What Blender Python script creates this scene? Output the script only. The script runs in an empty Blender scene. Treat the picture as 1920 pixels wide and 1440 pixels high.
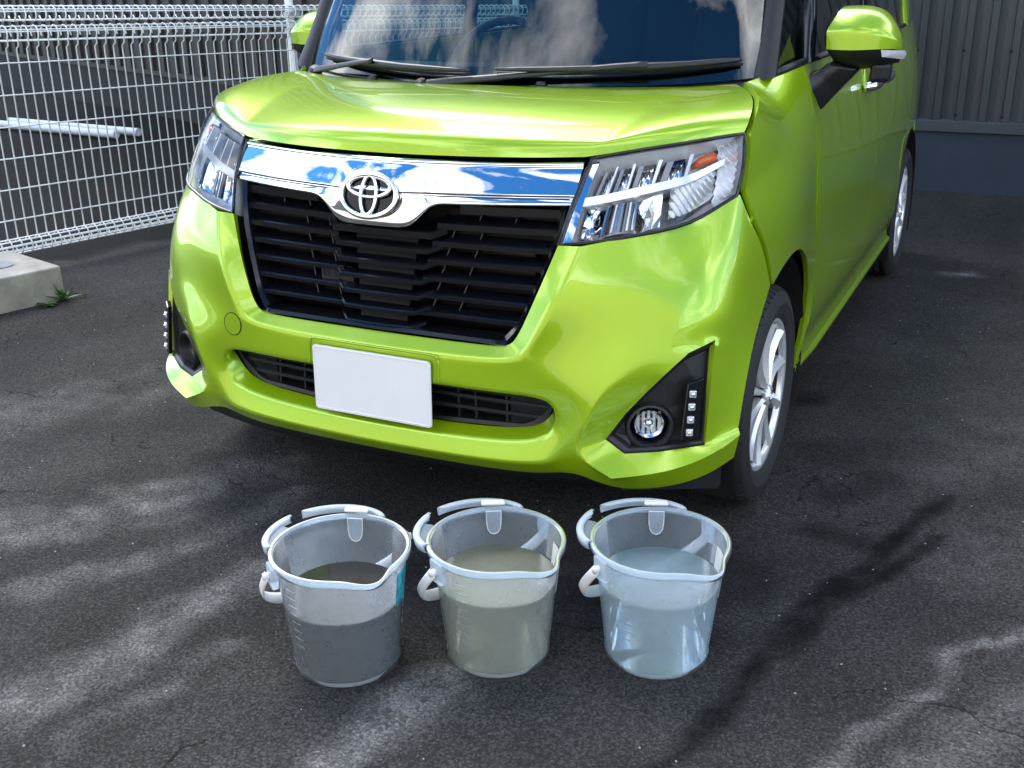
import bpy, bmesh, math, random
from mathutils import Vector, Matrix, noise as mnoise
random.seed(7)
SC = bpy.context.scene
COL = SC.collection
R = math.radians

# ------------------------------------------------------------------ camera
cam_d = bpy.data.cameras.new("camera"); cam = bpy.data.objects.new("camera", cam_d); COL.objects.link(cam)
SC.camera = cam
cam_d.sensor_width = 36.0; cam_d.lens = 36.0 * 2057.0 / 1920.0
cam_d.clip_start = 0.05; cam_d.clip_end = 3000
yaw, pitch, roll = R(-26.11), R(20.73), R(-0.865)
fwd = Vector((math.sin(yaw)*math.cos(pitch), math.cos(yaw)*math.cos(pitch), -math.sin(pitch)))
rgt0 = Vector((math.cos(yaw), -math.sin(yaw), 0)); up0 = rgt0.cross(fwd)
rgt = math.cos(roll)*rgt0 + math.sin(roll)*up0; upv = -math.sin(roll)*rgt0 + math.cos(roll)*up0
M = Matrix((rgt, upv, -fwd)).transposed().to_4x4(); M.translation = (1.385, -2.073, 1.337)
cam.matrix_world = M

# ------------------------------------------------------------------ sky, sun, exposure
SUN_EL, SUN_AZ = 48.0, 312.0          # compass: 0 = +y (behind the car), 90 = +x
sd = Vector((math.sin(R(SUN_AZ))*math.cos(R(SUN_EL)), math.cos(R(SUN_AZ))*math.cos(R(SUN_EL)), math.sin(R(SUN_EL))))
world = bpy.data.worlds.new("World"); SC.world = world; world.use_nodes = True
wn = world.node_tree.nodes; wl = world.node_tree.links; wn.clear()
def N(nodes, t, **kw):
    n = nodes.new(t)
    for k, v in kw.items():
        if k.startswith('i_'): n.inputs[k[2:].replace('_', ' ')].default_value = v
        else: setattr(n, k, v)
    return n
out = N(wn, 'ShaderNodeOutputWorld'); bg = N(wn, 'ShaderNodeBackground'); bg.inputs['Strength'].default_value = 0.10
sky = N(wn, 'ShaderNodeTexSky', sky_type='NISHITA', sun_disc=False, sun_elevation=R(SUN_EL), sun_rotation=R(SUN_AZ), altitude=600.0, air_density=0.9, dust_density=0.05, ozone_density=4.0)
tc = N(wn, 'ShaderNodeTexCoord'); sep = N(wn, 'ShaderNodeSeparateXYZ'); wl.new(tc.outputs['Generated'], sep.inputs[0])
mx = N(wn, 'ShaderNodeMath', operation='MAXIMUM'); mx.inputs[1].default_value = 0.0; wl.new(sep.outputs['Z'], mx.inputs[0])
ad = N(wn, 'ShaderNodeMath', operation='ADD'); ad.inputs[1].default_value = 0.22; wl.new(mx.outputs[0], ad.inputs[0])
dv = N(wn, 'ShaderNodeVectorMath', operation='DIVIDE'); wl.new(tc.outputs['Generated'], dv.inputs[0])
cmb = N(wn, 'ShaderNodeCombineXYZ'); [wl.new(ad.outputs[0], cmb.inputs[i]) for i in range(3)]; wl.new(cmb.outputs[0], dv.inputs[1])
cn = N(wn, 'ShaderNodeTexNoise'); cn.inputs['Scale'].default_value = 1.5; cn.inputs['Detail'].default_value = 8; cn.inputs['Roughness'].default_value = 0.58; cn.inputs['Distortion'].default_value = 0.35
mp = N(wn, 'ShaderNodeMapping'); mp.inputs['Location'].default_value = (5.1, 1.7, 0.6); wl.new(dv.outputs[0], mp.inputs[0]); wl.new(mp.outputs[0], cn.inputs['Vector'])
cr = N(wn, 'ShaderNodeValToRGB'); cr.color_ramp.elements[0].position = 0.47; cr.color_ramp.elements[1].position = 0.68; wl.new(cn.outputs['Fac'], cr.inputs[0])
mixc = N(wn, 'ShaderNodeMix', data_type='RGBA'); wl.new(cr.outputs['Color'], mixc.inputs['Factor'])
hs_ = N(wn, 'ShaderNodeHueSaturation'); hs_.inputs['Saturation'].default_value = 1.25; wl.new(sky.outputs[0], hs_.inputs['Color'])
wl.new(hs_.outputs[0], mixc.inputs['A']); mixc.inputs['B'].default_value = (19.5, 19.3, 19.0, 1)
wl.new(mixc.outputs['Result'], bg.inputs['Color']); wl.new(bg.outputs[0], out.inputs[0])

sun_d = bpy.data.lights.new("sun", 'SUN'); sun = bpy.data.objects.new("sun", sun_d); COL.objects.link(sun)
sun_d.energy = 1.5; sun_d.angle = R(34); sun_d.color = (1.0, 0.97, 0.92)
sun.rotation_euler = sd.to_track_quat('Z', 'Y').to_euler()
vs = SC.view_settings; vs.view_transform = 'Standard'; vs.look = 'None'; vs.gamma = 1.0; vs.use_curve_mapping = False
vs.exposure = 1.7
SC.cycles.max_bounces = 8; SC.cycles.diffuse_bounces = 3; SC.cycles.glossy_bounces = 5; SC.cycles.transparent_max_bounces = 16; SC.cycles.transmission_bounces = 8
SC.cycles.caustics_reflective = False; SC.cycles.caustics_refractive = False

# ------------------------------------------------------------------ materials
MATS = {}
def mat(name, color=(0.5, 0.5, 0.5), rough=0.5, metal=0.0, coat=0.0, coat_rough=0.03, spec=0.5, bump=None, var=None):
    m = bpy.data.materials.new(name); m.use_nodes = True; MATS[name] = m
    nt = m.node_tree; b = nt.nodes['Principled BSDF']
    b.inputs['Base Color'].default_value = (*color, 1); b.inputs['Roughness'].default_value = rough; b.inputs['Metallic'].default_value = metal
    b.inputs['Coat Weight'].default_value = coat; b.inputs['Coat Roughness'].default_value = coat_rough; b.inputs['Specular IOR Level'].default_value = spec
    if var or bump:
        t = nt.nodes.new('ShaderNodeTexCoord')
    if var:                                   # (scale, amount): mottled colour
        n = nt.nodes.new('ShaderNodeTexNoise'); n.inputs['Scale'].default_value = var[0]; n.inputs['Detail'].default_value = 6; n.inputs['Roughness'].default_value = 0.65
        nt.links.new(t.outputs['Object'], n.inputs['Vector'])
        r = nt.nodes.new('ShaderNodeMapRange'); r.inputs['From Min'].default_value = 0.3; r.inputs['From Max'].default_value = 0.7
        r.inputs['To Min'].default_value = 1 - var[1]; r.inputs['To Max'].default_value = 1 + var[1]; nt.links.new(n.outputs['Fac'], r.inputs[0])
        x = nt.nodes.new('ShaderNodeVectorMath'); x.operation = 'SCALE'; x.inputs[0].default_value = color; nt.links.new(r.outputs[0], x.inputs['Scale'])
        nt.links.new(x.outputs[0], b.inputs['Base Color'])
    if bump:                                  # (scale, strength, distance)
        n2 = nt.nodes.new('ShaderNodeTexNoise'); n2.inputs['Scale'].default_value = bump[0]; n2.inputs['Detail'].default_value = 4
        nt.links.new(t.outputs['Object'], n2.inputs['Vector'])
        bp = nt.nodes.new('ShaderNodeBump'); bp.inputs['Strength'].default_value = bump[1]; bp.inputs['Distance'].default_value = bump[2]
        nt.links.new(n2.outputs['Fac'], bp.inputs['Height']); nt.links.new(bp.outputs[0], b.inputs['Normal'])
    return m
paint = mat('lime_paint', (0.335, 0.540, 0.005), 0.28, 0.42, 1.0, 0.015)
black = mat('black_plastic', (0.012, 0.013, 0.015), 0.42, bump=(900, 0.1, 0.0004))
gloss_black = mat('gloss_black', (0.006, 0.007, 0.009), 0.12, spec=0.5)
dark = mat('dark_inner', (0.004, 0.004, 0.005), 0.8)
slatm = mat('grille_slat', (0.005, 0.006, 0.009), 0.22, spec=0.42)
matt_black = mat('matt_black', (0.006, 0.0065, 0.007), 0.6, spec=0.2)
chrome = mat('chrome', (0.92, 0.93, 0.95), 0.025, 1.0)
satin = mat('satin_chrome', (0.80, 0.82, 0.84), 0.16, 1.0)
rubber = mat('tyre_rubber', (0.014, 0.014, 0.015), 0.72, bump=(160, 0.15, 0.001), var=(14, 0.35))
alloy = mat('alloy', (0.78, 0.79, 0.80), 0.28, 0.55, 0.6)
alloy_dark = mat('alloy_dark', (0.08, 0.085, 0.09), 0.4, 0.6)
white_plate = mat('white_plate', (0.83, 0.83, 0.84), 0.42, var=(6, 0.03))
radiator = mat('radiator', (0.05, 0.04, 0.03), 0.5, 0.6)
fabric = mat('seat_fabric', (0.025, 0.027, 0.03), 0.9)
dash_m = mat('dash_plastic', (0.03, 0.032, 0.036), 0.6)
white_wire = mat('white_coated_wire', (0.84, 0.87, 0.88), 0.4, var=(3, 0.06))
galv = mat('galvanised', (0.52, 0.56, 0.6), 0.42, 0.4, var=(30, 0.12))
concrete = mat('concrete', (0.38, 0.36, 0.31), 0.85, bump=(120, 0.5, 0.003), var=(9, 0.28))
grout = mat('grout', (0.28, 0.30, 0.32), 0.85, bump=(150, 0.5, 0.003), var=(20, 0.15))
clad = mat('grey_cladding', (0.045, 0.054, 0.062), 0.42, 0.2, var=(1.3, 0.12))
clad_dark = mat('dark_cladding', (0.022, 0.021, 0.018), 0.6, var=(1.2, 0.2))
strip_m = mat('flashing', (0.066, 0.078, 0.09), 0.45, 0.2, var=(2, 0.12))
base_wall = mat('painted_base', (0.018, 0.030, 0.048), 0.7, bump=(40, 0.2, 0.002), var=(3, 0.2))
base_shaded = mat('shaded_base', (0.007, 0.008, 0.010), 0.8)  # wall base beyond the fence: its shade is put into this near-black colour
cream = mat('cream_panel', (0.80, 0.70, 0.53), 0.6, var=(0.6, 0.06))
weed = mat('weed_leaf', (0.07, 0.14, 0.02), 0.5, var=(40, 0.4))
pipe_m = mat('white_pipe', (0.62, 0.68, 0.72), 0.4)
scrap_m = mat('black_scrap', (0.006, 0.006, 0.007), 0.9)
stone_m = mat('pale_grit', (0.30, 0.295, 0.28), 0.8)
handle_m = mat('bail_plastic', (0.84, 0.82, 0.78), 0.4, var=(25, 0.06))
orange = mat('amber', (0.75, 0.12, 0.01), 0.2, 0.0, 0.6)
led = mat('led_lens', (0.85, 0.87, 0.9), 0.2, 0.6)
reflector = mat('reflector', (0.88, 0.89, 0.90), 0.25, 0.55)
lamp_bright = mat('lamp_bright', (0.82, 0.84, 0.85), 0.25, 0.3)
grey_in = mat('lamp_grey', (0.30, 0.31, 0.32), 0.35, 0.5)

def glassy(name, tint, ior=1.5, rough=0.0, body=None):
    """clear sheet: tinted transparency plus Fresnel gloss, optional milky body (amount, colour, translucent share)"""
    m = bpy.data.materials.new(name); m.use_nodes = True; MATS[name] = m
    nt = m.node_tree; nt.nodes.clear(); L = nt.links
    o = nt.nodes.new('ShaderNodeOutputMaterial'); tr = nt.nodes.new('ShaderNodeBsdfTransparent'); tr.inputs[0].default_value = (*tint, 1)
    gl = nt.nodes.new('ShaderNodeBsdfGlossy'); gl.inputs['Roughness'].default_value = rough; gl.inputs['Color'].default_value = (1, 1, 1, 1)
    fr = nt.nodes.new('ShaderNodeFresnel'); fr.inputs[0].default_value = ior
    base = tr.outputs[0]
    if body:
        amt, colr, tl = body
        df = nt.nodes.new('ShaderNodeBsdfDiffuse'); df.inputs[0].default_value = (*colr, 1)
        ts = nt.nodes.new('ShaderNodeBsdfTranslucent'); ts.inputs[0].default_value = (*colr, 1)
        m1 = nt.nodes.new('ShaderNodeMixShader'); m1.inputs[0].default_value = tl; L.new(df.outputs[0], m1.inputs[1]); L.new(ts.outputs[0], m1.inputs[2])
        m2 = nt.nodes.new('ShaderNodeMixShader'); m2.inputs[0].default_value = amt; L.new(tr.outputs[0], m2.inputs[1]); L.new(m1.outputs[0], m2.inputs[2])
        base = m2.outputs[0]
        t = nt.nodes.new('ShaderNodeTexCoord'); n = nt.nodes.new('ShaderNodeTexNoise'); n.inputs['Scale'].default_value = 45; n.inputs['Detail'].default_value = 8; n.inputs['Roughness'].default_value = 0.7
        L.new(t.outputs['Object'], n.inputs['Vector'])
        r = nt.nodes.new('ShaderNodeMapRange'); r.inputs['From Min'].default_value = 0.35; r.inputs['From Max'].default_value = 0.75; r.inputs['To Min'].default_value = amt*0.95; r.inputs['To Max'].default_value = min(1, amt*1.12)
        L.new(n.outputs['Fac'], r.inputs[0]); L.new(r.outputs[0], m2.inputs[0])
    mm = nt.nodes.new('ShaderNodeMixShader'); L.new(fr.outputs[0], mm.inputs[0]); L.new(base, mm.inputs[1]); L.new(gl.outputs[0], mm.inputs[2])
    L.new(mm.outputs[0], o.inputs[0]); return m
glass = glassy('windscreen_glass', (0.36, 0.60, 0.62), 1.8)
side_glass = glassy('side_glass', (0.55, 0.62, 0.60), 1.5)
lens_m = glassy('lamp_lens', (0.97, 0.98, 0.99), 1.22)
pp = glassy('milky_plastic', (0.90, 0.95, 1.0), 1.2, 0.22, (0.27, (0.82, 0.92, 1.0), 0.55))
pp_thick = glassy('milky_plastic_thick', (0.90, 0.95, 1.0), 1.18, 0.3, (0.50, (0.84, 0.94, 1.0), 0.55))
pp_grip = glassy('milky_plastic_grip', (0.92, 0.97, 1.0), 1.15, 0.35, (0.72, (0.88, 0.95, 1.0), 0.4))
def water(name, tint, amt, colr, tl): return glassy(name, tint, 1.33, 0.0, (amt, colr, tl))
water_dirty = water('dirty_water', (0.2, 0.18, 0.14), 0.95, (0.060, 0.050, 0.036), 0.3)
water_mid = water('cloudy_water', (0.80, 0.80, 0.62), 0.70, (0.52, 0.50, 0.35), 0.5)
water_clear = water('clear_water', (0.84, 0.95, 0.97), 0.50, (0.78, 0.95, 1.0), 0.6)

# ------------------------------------------------------------------ helpers
def obj(name, me, m, parent=None, smooth=False, kind=None):
    o = bpy.data.objects.new(name, me); COL.objects.link(o)
    if m is not None: me.materials.append(m)
    if smooth:
        for p in me.polygons: p.use_smooth = True
    if parent is not None:
        o.parent = parent; o.matrix_parent_inverse = Matrix.Translation(-world_loc(parent))
    if kind: o['kind'] = kind
    return o
def world_loc(o):
    v = Vector((0, 0, 0))
    if o.type == 'EMPTY': return o.location.copy()
    return v
def tag(o, label, cat, group=None):
    o['label'] = label; o['category'] = cat
    if group: o['group'] = group
    return o
def empty(name, loc, label, cat, group=None):
    o = bpy.data.objects.new(name, None); COL.objects.link(o); o.location = loc; o.empty_display_size = 0.1
    return tag(o, label, cat, group)
def pyd(name, v, f):
    me = bpy.data.meshes.new(name); me.from_pydata([tuple(p) for p in v], [], f); me.update(); return me
def from_bm(name, bm, fix=True):
    if fix: bmesh.ops.recalc_face_normals(bm, faces=bm.faces)
    me = bpy.data.meshes.new(name); bm.to_mesh(me); bm.free(); return me
def mirx(me, name):
    m2 = me.copy(); m2.name = name
    for v in m2.vertices: v.co.x = -v.co.x
    m2.flip_normals(); return m2
def sharp(o, ang=35):
    try:
        o.data.set_sharp_from_angle(angle=R(ang))
    except Exception: pass
    return o
def bev(o, w=0.003, seg=2, ang=30):
    b = o.modifiers.new('bevel', 'BEVEL'); b.width = w; b.segments = seg; b.limit_method = 'ANGLE'; b.angle_limit = R(ang); return o
def tube(bm, pts, r, n=6, closed=False, caps=True, rz=None):
    pts = [Vector(p) for p in pts]; rings = []; k = len(pts)
    rr = r if isinstance(r, (list, tuple)) else [r]*k
    prev = None
    for i, p in enumerate(pts):
        a = pts[(i-1) % k] if (closed or i > 0) else p; b = pts[(i+1) % k] if (closed or i < k-1) else p
        t = (b-a).normalized()
        if prev is None:
            u = t.orthogonal().normalized()
        else:
            u = (prev - t*prev.dot(t)); u = u.normalized() if u.length > 1e-6 else t.orthogonal().normalized()
        prev = u; w = t.cross(u)
        rings.append([bm.verts.new(p + rr[i]*(math.cos(2*math.pi*j/n)*u + (rz or 1.0)*math.sin(2*math.pi*j/n)*w)) for j in range(n)])
    m = k if closed else k-1
    for i in range(m):
        A, B = rings[i], rings[(i+1) % k]
        for j in range(n): bm.faces.new((A[j], A[(j+1) % n], B[(j+1) % n], B[j]))
    if caps and not closed:
        bm.faces.new(rings[0][::-1]); bm.faces.new(rings[-1])
def tube_me(name, pts, r, n=6, closed=False, rz=None):
    bm = bmesh.new(); tube(bm, pts, r, n, closed, rz=rz); return from_bm(name, bm)
def box(bm, a, b):
    (x0, y0, z0), (x1, y1, z1) = a, b
    v = [bm.verts.new(p) for p in ((x0,y0,z0),(x1,y0,z0),(x1,y1,z0),(x0,y1,z0),(x0,y0,z1),(x1,y0,z1),(x1,y1,z1),(x0,y1,z1))]
    for f in ((0,3,2,1),(4,5,6,7),(0,1,5,4),(1,2,6,5),(2,3,7,6),(3,0,4,7)): bm.faces.new([v[i] for i in f])
def box_me(name, a, b):
    bm = bmesh.new(); box(bm, a, b); return from_bm(name, bm)
def grid_me(name, rows, closed_u=False):
    """rows: list of equal-length point lists"""
    v = [p for r in rows for p in r]; n = len(rows[0]); f = []
    for i in range(len(rows)-1):
        for j in range(n if closed_u else n-1):
            k = (j+1) % n
            f.append((i*n+j, i*n+k, (i+1)*n+k, (i+1)*n+j))
    return pyd(name, v, f)
def cr_spline(p, t):
    """Catmull-Rom through points p at t in 0..1"""
    n = len(p)-1; x = min(max(t, 0), 1)*n; i = min(int(x), n-1); u = x-i
    g = lambda k: Vector(p[min(max(k, 0), n)])
    a, b, c, d = g(i-1), g(i), g(i+1), g(i+2)
    if i == 0: a = 2*b-c
    if i+2 > n: d = 2*c-b
    return 0.5*((2*b)+(c-a)*u+(2*a-5*b+4*c-d)*u*u+(3*b-a-3*c+d)*u**3)
def resample(p, n): return [cr_spline(p, i/(n-1)) for i in range(n)]
def prism(bm, poly, off):
    """solid from a planar-ish polygon and an offset vector"""
    off = Vector(off); a = [bm.verts.new(Vector(p)) for p in poly]; b = [bm.verts.new(Vector(p)+off) for p in poly]; n = len(poly)
    bm.faces.new(a); bm.faces.new(b[::-1])
    for i in range(n): bm.faces.new((a[i], b[i], b[(i+1) % n], a[(i+1) % n]))
def prism_me(name, poly, off):
    bm = bmesh.new(); prism(bm, poly, off); return from_bm(name, bm)

def cage(name, V, F, creases, m, parent, level=3, thick=0.006, sym=True, corners=()):
    """control cage of named points -> subdivision surface, mirrored over the car's centre plane"""
    idx = {}; verts = []; faces = []
    def vid(n, s):
        p = V[n]
        if abs(p[0]) < 1e-6: s = 1
        k = (n, s)
        if k not in idx:
            idx[k] = len(verts); verts.append((s*p[0], p[1], p[2]))
        return idx[k]
    sides = (1, -1) if sym is True else ((1,) if sym == 'R' else (-1,))
    for s in sides:
        for f in F:
            ids = [vid(n, s) for n in f]
            faces.append(ids if s == 1 else ids[::-1])
    me = pyd(name, verts, faces)
    bm = bmesh.new(); bm.from_mesh(me)
    lay = bm.edges.layers.float.get('crease_edge') or bm.edges.layers.float.new('crease_edge')
    bm.verts.ensure_lookup_table()
    want = {}
    for chain, w in creases:
        for a, b in zip(chain, chain[1:]):
            for s in sides: want[frozenset((vid(a, s), vid(b, s)))] = w
    for e in bm.edges:
        k = frozenset((e.verts[0].index, e.verts[1].index))
        if k in want: e[lay] = want[k]
    vl = bm.verts.layers.float.get('crease_vert') or bm.verts.layers.float.new('crease_vert')
    for n in corners:
        for s in sides: bm.verts[vid(n, s)][vl] = 1.0
    if sym is True: bmesh.ops.recalc_face_normals(bm, faces=bm.faces)
    bm.to_mesh(me); bm.free()
    # normals must point away from the car's middle
    c = Vector((0, 1.8, 0.8)); s = 0
    for p in me.polygons: s += p.normal.dot((p.center - c).normalized())*p.area
    if s < 0: me.flip_normals()
    o = obj(name, me, m, parent, True)
    sub = o.modifiers.new('subdivision', 'SUBSURF'); sub.levels = level; sub.render_levels = level
    if thick:
        so = o.modifiers.new('solidify', 'SOLIDIFY'); so.thickness = thick; so.offset = -1
    es = o.modifiers.new('edge_split', 'EDGE_SPLIT'); es.split_angle = R(58)
    return o

# ================================================================== setting
def seg_d(p, a, b):
    ax, ay = a; bx, by = b; px, py = p; dx, dy = bx-ax, by-ay
    t = max(0, min(1, ((px-ax)*dx+(py-ay)*dy)/(dx*dx+dy*dy+1e-9))); return math.hypot(px-ax-t*dx, py-ay-t*dy)
def pl_d(p, pl): return min(seg_d(p, pl[i], pl[i+1]) for i in range(len(pl)-1))
# dry dusty streaks (+) and damp or oily marks (-) lying on the asphalt: polyline, half width, strength
STAINS = [
 ([(-0.42,-1.10),(-0.30,-0.92),(-0.24,-0.66),(-0.20,-0.45),(-0.12,-0.25)], 0.075, 0.9), ([(-0.12,-1.2),(-0.10,-0.85),(-0.02,-0.55)], 0.03, 0.5),
 ([(-1.05,-0.55),(-0.80,-0.30),(-0.62,0.0),(-0.50,0.2)], 0.10, 0.75), ([(-0.72,-0.75),(-0.50,-0.45),(-0.38,-0.12),(-0.33,0.1)], 0.05, 0.65),
 ([(0.37,-0.95),(0.40,-0.72),(0.41,-0.58),(0.45,-0.44)], 0.05, 0.95), ([(-1.9,-0.1),(-1.5,0.3),(-1.2,0.8)], 0.18, 0.5),
 ([(0.90,-0.60),(0.98,-0.30),(1.01,-0.05),(1.05,0.12),(1.14,0.38),(1.21,0.62),(1.27,0.80)], 0.022, -1.15), ([(1.04,-0.10),(1.09,0.12),(1.19,0.36),(1.27,0.55)], 0.018, -1.05),
 ([(1.17,-0.46),(1.21,-0.33),(1.27,-0.17),(1.35,0.05),(1.46,0.16),(1.6,0.2)], 0.022, 0.8), ([(1.28,-0.45),(1.40,-0.22),(1.52,-0.05),(1.7,0.1)], 0.06, 0.5),
 ([(0.74,1.34),(0.81,1.38)], 0.035, -0.9), ([(1.00,0.485),(1.05,0.47)], 0.05, -0.75), ([(1.07,3.18),(1.16,3.22)], 0.05, 1.3),
 ([(1.35,0.45),(1.6,0.75)], 0.13, 0.45), ([(1.2,1.0),(1.45,1.35)], 0.16, 0.4), ([(0.95,0.95),(1.15,1.1)], 0.09, -0.4),
 ([(0.1,-0.2),(0.4,-0.05),(0.8,0.1)], 0.16, -0.55), ([(-1.4,0.55),(-1.1,1.0)], 0.08, -0.5), ([(1.02,0.72),(1.1,0.85)], 0.06, -0.4), ([(0.55,-0.75),(0.95,-0.62)], 0.14, -0.25),
 ([(-0.6,-1.0),(-0.3,-1.25)], 0.2, -0.3),
]
def fbm(x, y, s, o=4): return mnoise.fractal(Vector((x*s, y*s, 0.3)), 1.0, 2.0, o)
def stain_shade(x, y):
    wx = x + 0.05*fbm(x, y, 5); wy = y + 0.05*fbm(x+9, y, 5); v = 0.0
    for pl, w, k in STAINS:
        d = pl_d((wx, wy), pl) if k > -1 else pl_d((x+0.25*(wx-x), y+0.25*(wy-y)), pl)
        if d < w*2.2: v += 1.7*k*max(0, min(1, 1.55-1.05*d/w+0.45*fbm(x+3, y, 7, 5)))*(0.7+0.5*fbm(x+3, y, 14))
    # shade over the ground beyond the fence, painted in as a darker tone
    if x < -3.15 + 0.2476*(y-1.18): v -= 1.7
    # broad uneven wear, drawn out along the way the cars roll
    v += 0.34*fbm(x*2.2+1.7, y*0.8+0.4*x, 0.9, 5) + 0.20*fbm(x, y+5, 3.2, 4) + 0.10*fbm(x, y, 11, 3)
    return v
xs = [-400, -120, -50, -25, -14, -9] + [-6+0.12*i for i in range(30)] + [-2.4+0.022*i for i in range(205)] + [2.2+0.25*i for i in range(12)] + [6, 9, 14, 25, 50, 120, 400]
ys = [-400, -120, -50, -25, -14, -8, -5, -3.4, -2.4] + [-1.6+0.024*i for i in range(105)] + [0.95+0.05*i for i in range(62)] + [4.1+0.2*i for i in range(25)] + [10, 14, 25, 50, 120, 400]
gv = [(x, y, 0.0) for y in ys for x in xs]; nx = len(xs)
gf = [(j*nx+i, j*nx+i+1, (j+1)*nx+i+1, (j+1)*nx+i) for j in range(len(ys)-1) for i in range(nx-1)]
gme = pyd('ground', gv, gf); at = gme.attributes.new('stain_shade', 'FLOAT', 'POINT')
at.data.foreach_set('value', [stain_shade(x, y) if abs(x) < 9 and -6 < y < 9 else 0.0 for (x, y, z) in gv])
asph = bpy.data.materials.new('asphalt'); asph.use_nodes = True
nt = asph.node_tree; L = nt.links; b = nt.nodes['Principled BSDF']
t = N(nt.nodes, 'ShaderNodeTexCoord'); a_ = N(nt.nodes, 'ShaderNodeAttribute', attribute_name='stain_shade')
n1 = N(nt.nodes, 'ShaderNodeTexNoise'); n1.inputs['Scale'].default_value = 150; n1.inputs['Detail'].default_value = 5; n1.inputs['Roughness'].default_value = 0.7
v1 = N(nt.nodes, 'ShaderNodeTexVoronoi'); v1.inputs['Scale'].default_value = 150
v2 = N(nt.nodes, 'ShaderNodeTexVoronoi'); v2.inputs['Scale'].default_value = 260
n3 = N(nt.nodes, 'ShaderNodeTexNoise'); n3.inputs['Scale'].default_value = 34; n3.inputs['Detail'].default_value = 3
for n in (n1, v1, v2, n3): L.new(t.outputs['Object'], n.inputs['Vector'])
ramp = N(nt.nodes, 'ShaderNodeValToRGB'); e = ramp.color_ramp.elements
e[0].position = 0.05; e[0].color = (0.0062, 0.006, 0.0058, 1); e[1].position = 0.95; e[1].color = (0.25, 0.245, 0.235, 1)
e.new(0.40).color = (0.031, 0.0300, 0.0285, 1); e.new(0.68).color = (0.096, 0.093, 0.088, 1)
def MA(op, a, b=None, c=None):
    n = N(nt.nodes, 'ShaderNodeMath', operation=op)
    for i, v in enumerate((a, b, c)):
        if v is None: continue
        if isinstance(v, (int, float)): n.inputs[i].default_value = v
        else: L.new(v, n.inputs[i])
    return n.outputs[0]
grain = MA('ADD', MA('MULTIPLY', n1.outputs['Fac'], 0.55), MA('MULTIPLY', MA('SUBTRACT', 1.0, v1.outputs['Distance']), 0.22))
v3 = N(nt.nodes, 'ShaderNodeTexVoronoi'); v3.inputs['Scale'].default_value = 230; L.new(t.outputs['Object'], v3.inputs['Vector'])
sepc = N(nt.nodes, 'ShaderNodeSeparateColor'); L.new(v3.outputs['Color'], sepc.inputs[0])
cell = MA('MULTIPLY_ADD', sepc.outputs[0], 0.22, -0.11)
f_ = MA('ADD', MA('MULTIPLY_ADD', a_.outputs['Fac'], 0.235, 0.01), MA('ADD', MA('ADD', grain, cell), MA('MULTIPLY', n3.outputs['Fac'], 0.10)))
nd = N(nt.nodes, 'ShaderNodeTexNoise'); nd.inputs['Scale'].default_value = 3.0; nd.inputs['Detail'].default_value = 5; L.new(t.outputs['Object'], nd.inputs['Vector'])
vd = N(nt.nodes, 'ShaderNodeVectorMath', operation='MULTIPLY_ADD'); L.new(nd.outputs['Color'], vd.inputs[0]); vd.inputs[1].default_value = (0.5, 0.5, 0.5); L.new(t.outputs['Object'], vd.inputs[2])
vc = N(nt.nodes, 'ShaderNodeTexVoronoi', feature='DISTANCE_TO_EDGE'); vc.inputs['Scale'].default_value = 2.6; L.new(vd.outputs[0], vc.inputs['Vector'])
nk = N(nt.nodes, 'ShaderNodeTexNoise'); nk.inputs['Scale'].default_value = 2.2; L.new(t.outputs['Object'], nk.inputs['Vector'])
crack = MA('MULTIPLY', MA('LESS_THAN', vc.outputs['Distance'], 0.007), MA('GREATER_THAN', nk.outputs['Fac'], 0.56))
f_ = MA('SUBTRACT', f_, MA('MULTIPLY', crack, 0.22))
L.new(f_, ramp.inputs[0])
# single pale chips in the aggregate
chip = MA('GREATER_THAN', v2.outputs['Color'], 0.985)
mixg = N(nt.nodes, 'ShaderNodeMix', data_type='RGBA'); L.new(MA('MULTIPLY', MA('MULTIPLY', chip, MA('LESS_THAN', v2.outputs['Distance'], 0.35)), 0.35), mixg.inputs['Factor'])
L.new(ramp.outputs['Color'], mixg.inputs['A']); mixg.inputs['B'].default_value = (0.3, 0.3, 0.3, 1)
L.new(mixg.outputs['Result'], b.inputs['Base Color'])
rr = MA('MAXIMUM', MA('MULTIPLY_ADD', a_.outputs['Fac'], 0.05, 0.92), 0.88); L.new(rr, b.inputs['Roughness']); b.inputs['Specular IOR Level'].default_value = 0.12
hgt = MA('ADD', MA('MULTIPLY', v1.outputs['Distance'], -0.8), MA('MULTIPLY', n1.outputs['Fac'], 1.1))
bp_ = N(nt.nodes, 'ShaderNodeBump'); bp_.inputs['Strength'].default_value = 0.7; bp_.inputs['Distance'].default_value = 0.004
L.new(hgt, bp_.inputs['Height']); L.new(bp_.outputs[0], b.inputs['Normal'])
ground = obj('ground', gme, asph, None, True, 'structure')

# ---- unseen pale slab behind the camera, added to bounce warm light at the car
obj('bounce_slab', box_me('bounce_slab', (-16, -13.9, -0.1), (18, -4.6, 0.006)), mat('warm_bounce', (0.56, 0.50, 0.39), 0.85, var=(0.8, 0.12)), None, False, 'structure')
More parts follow.
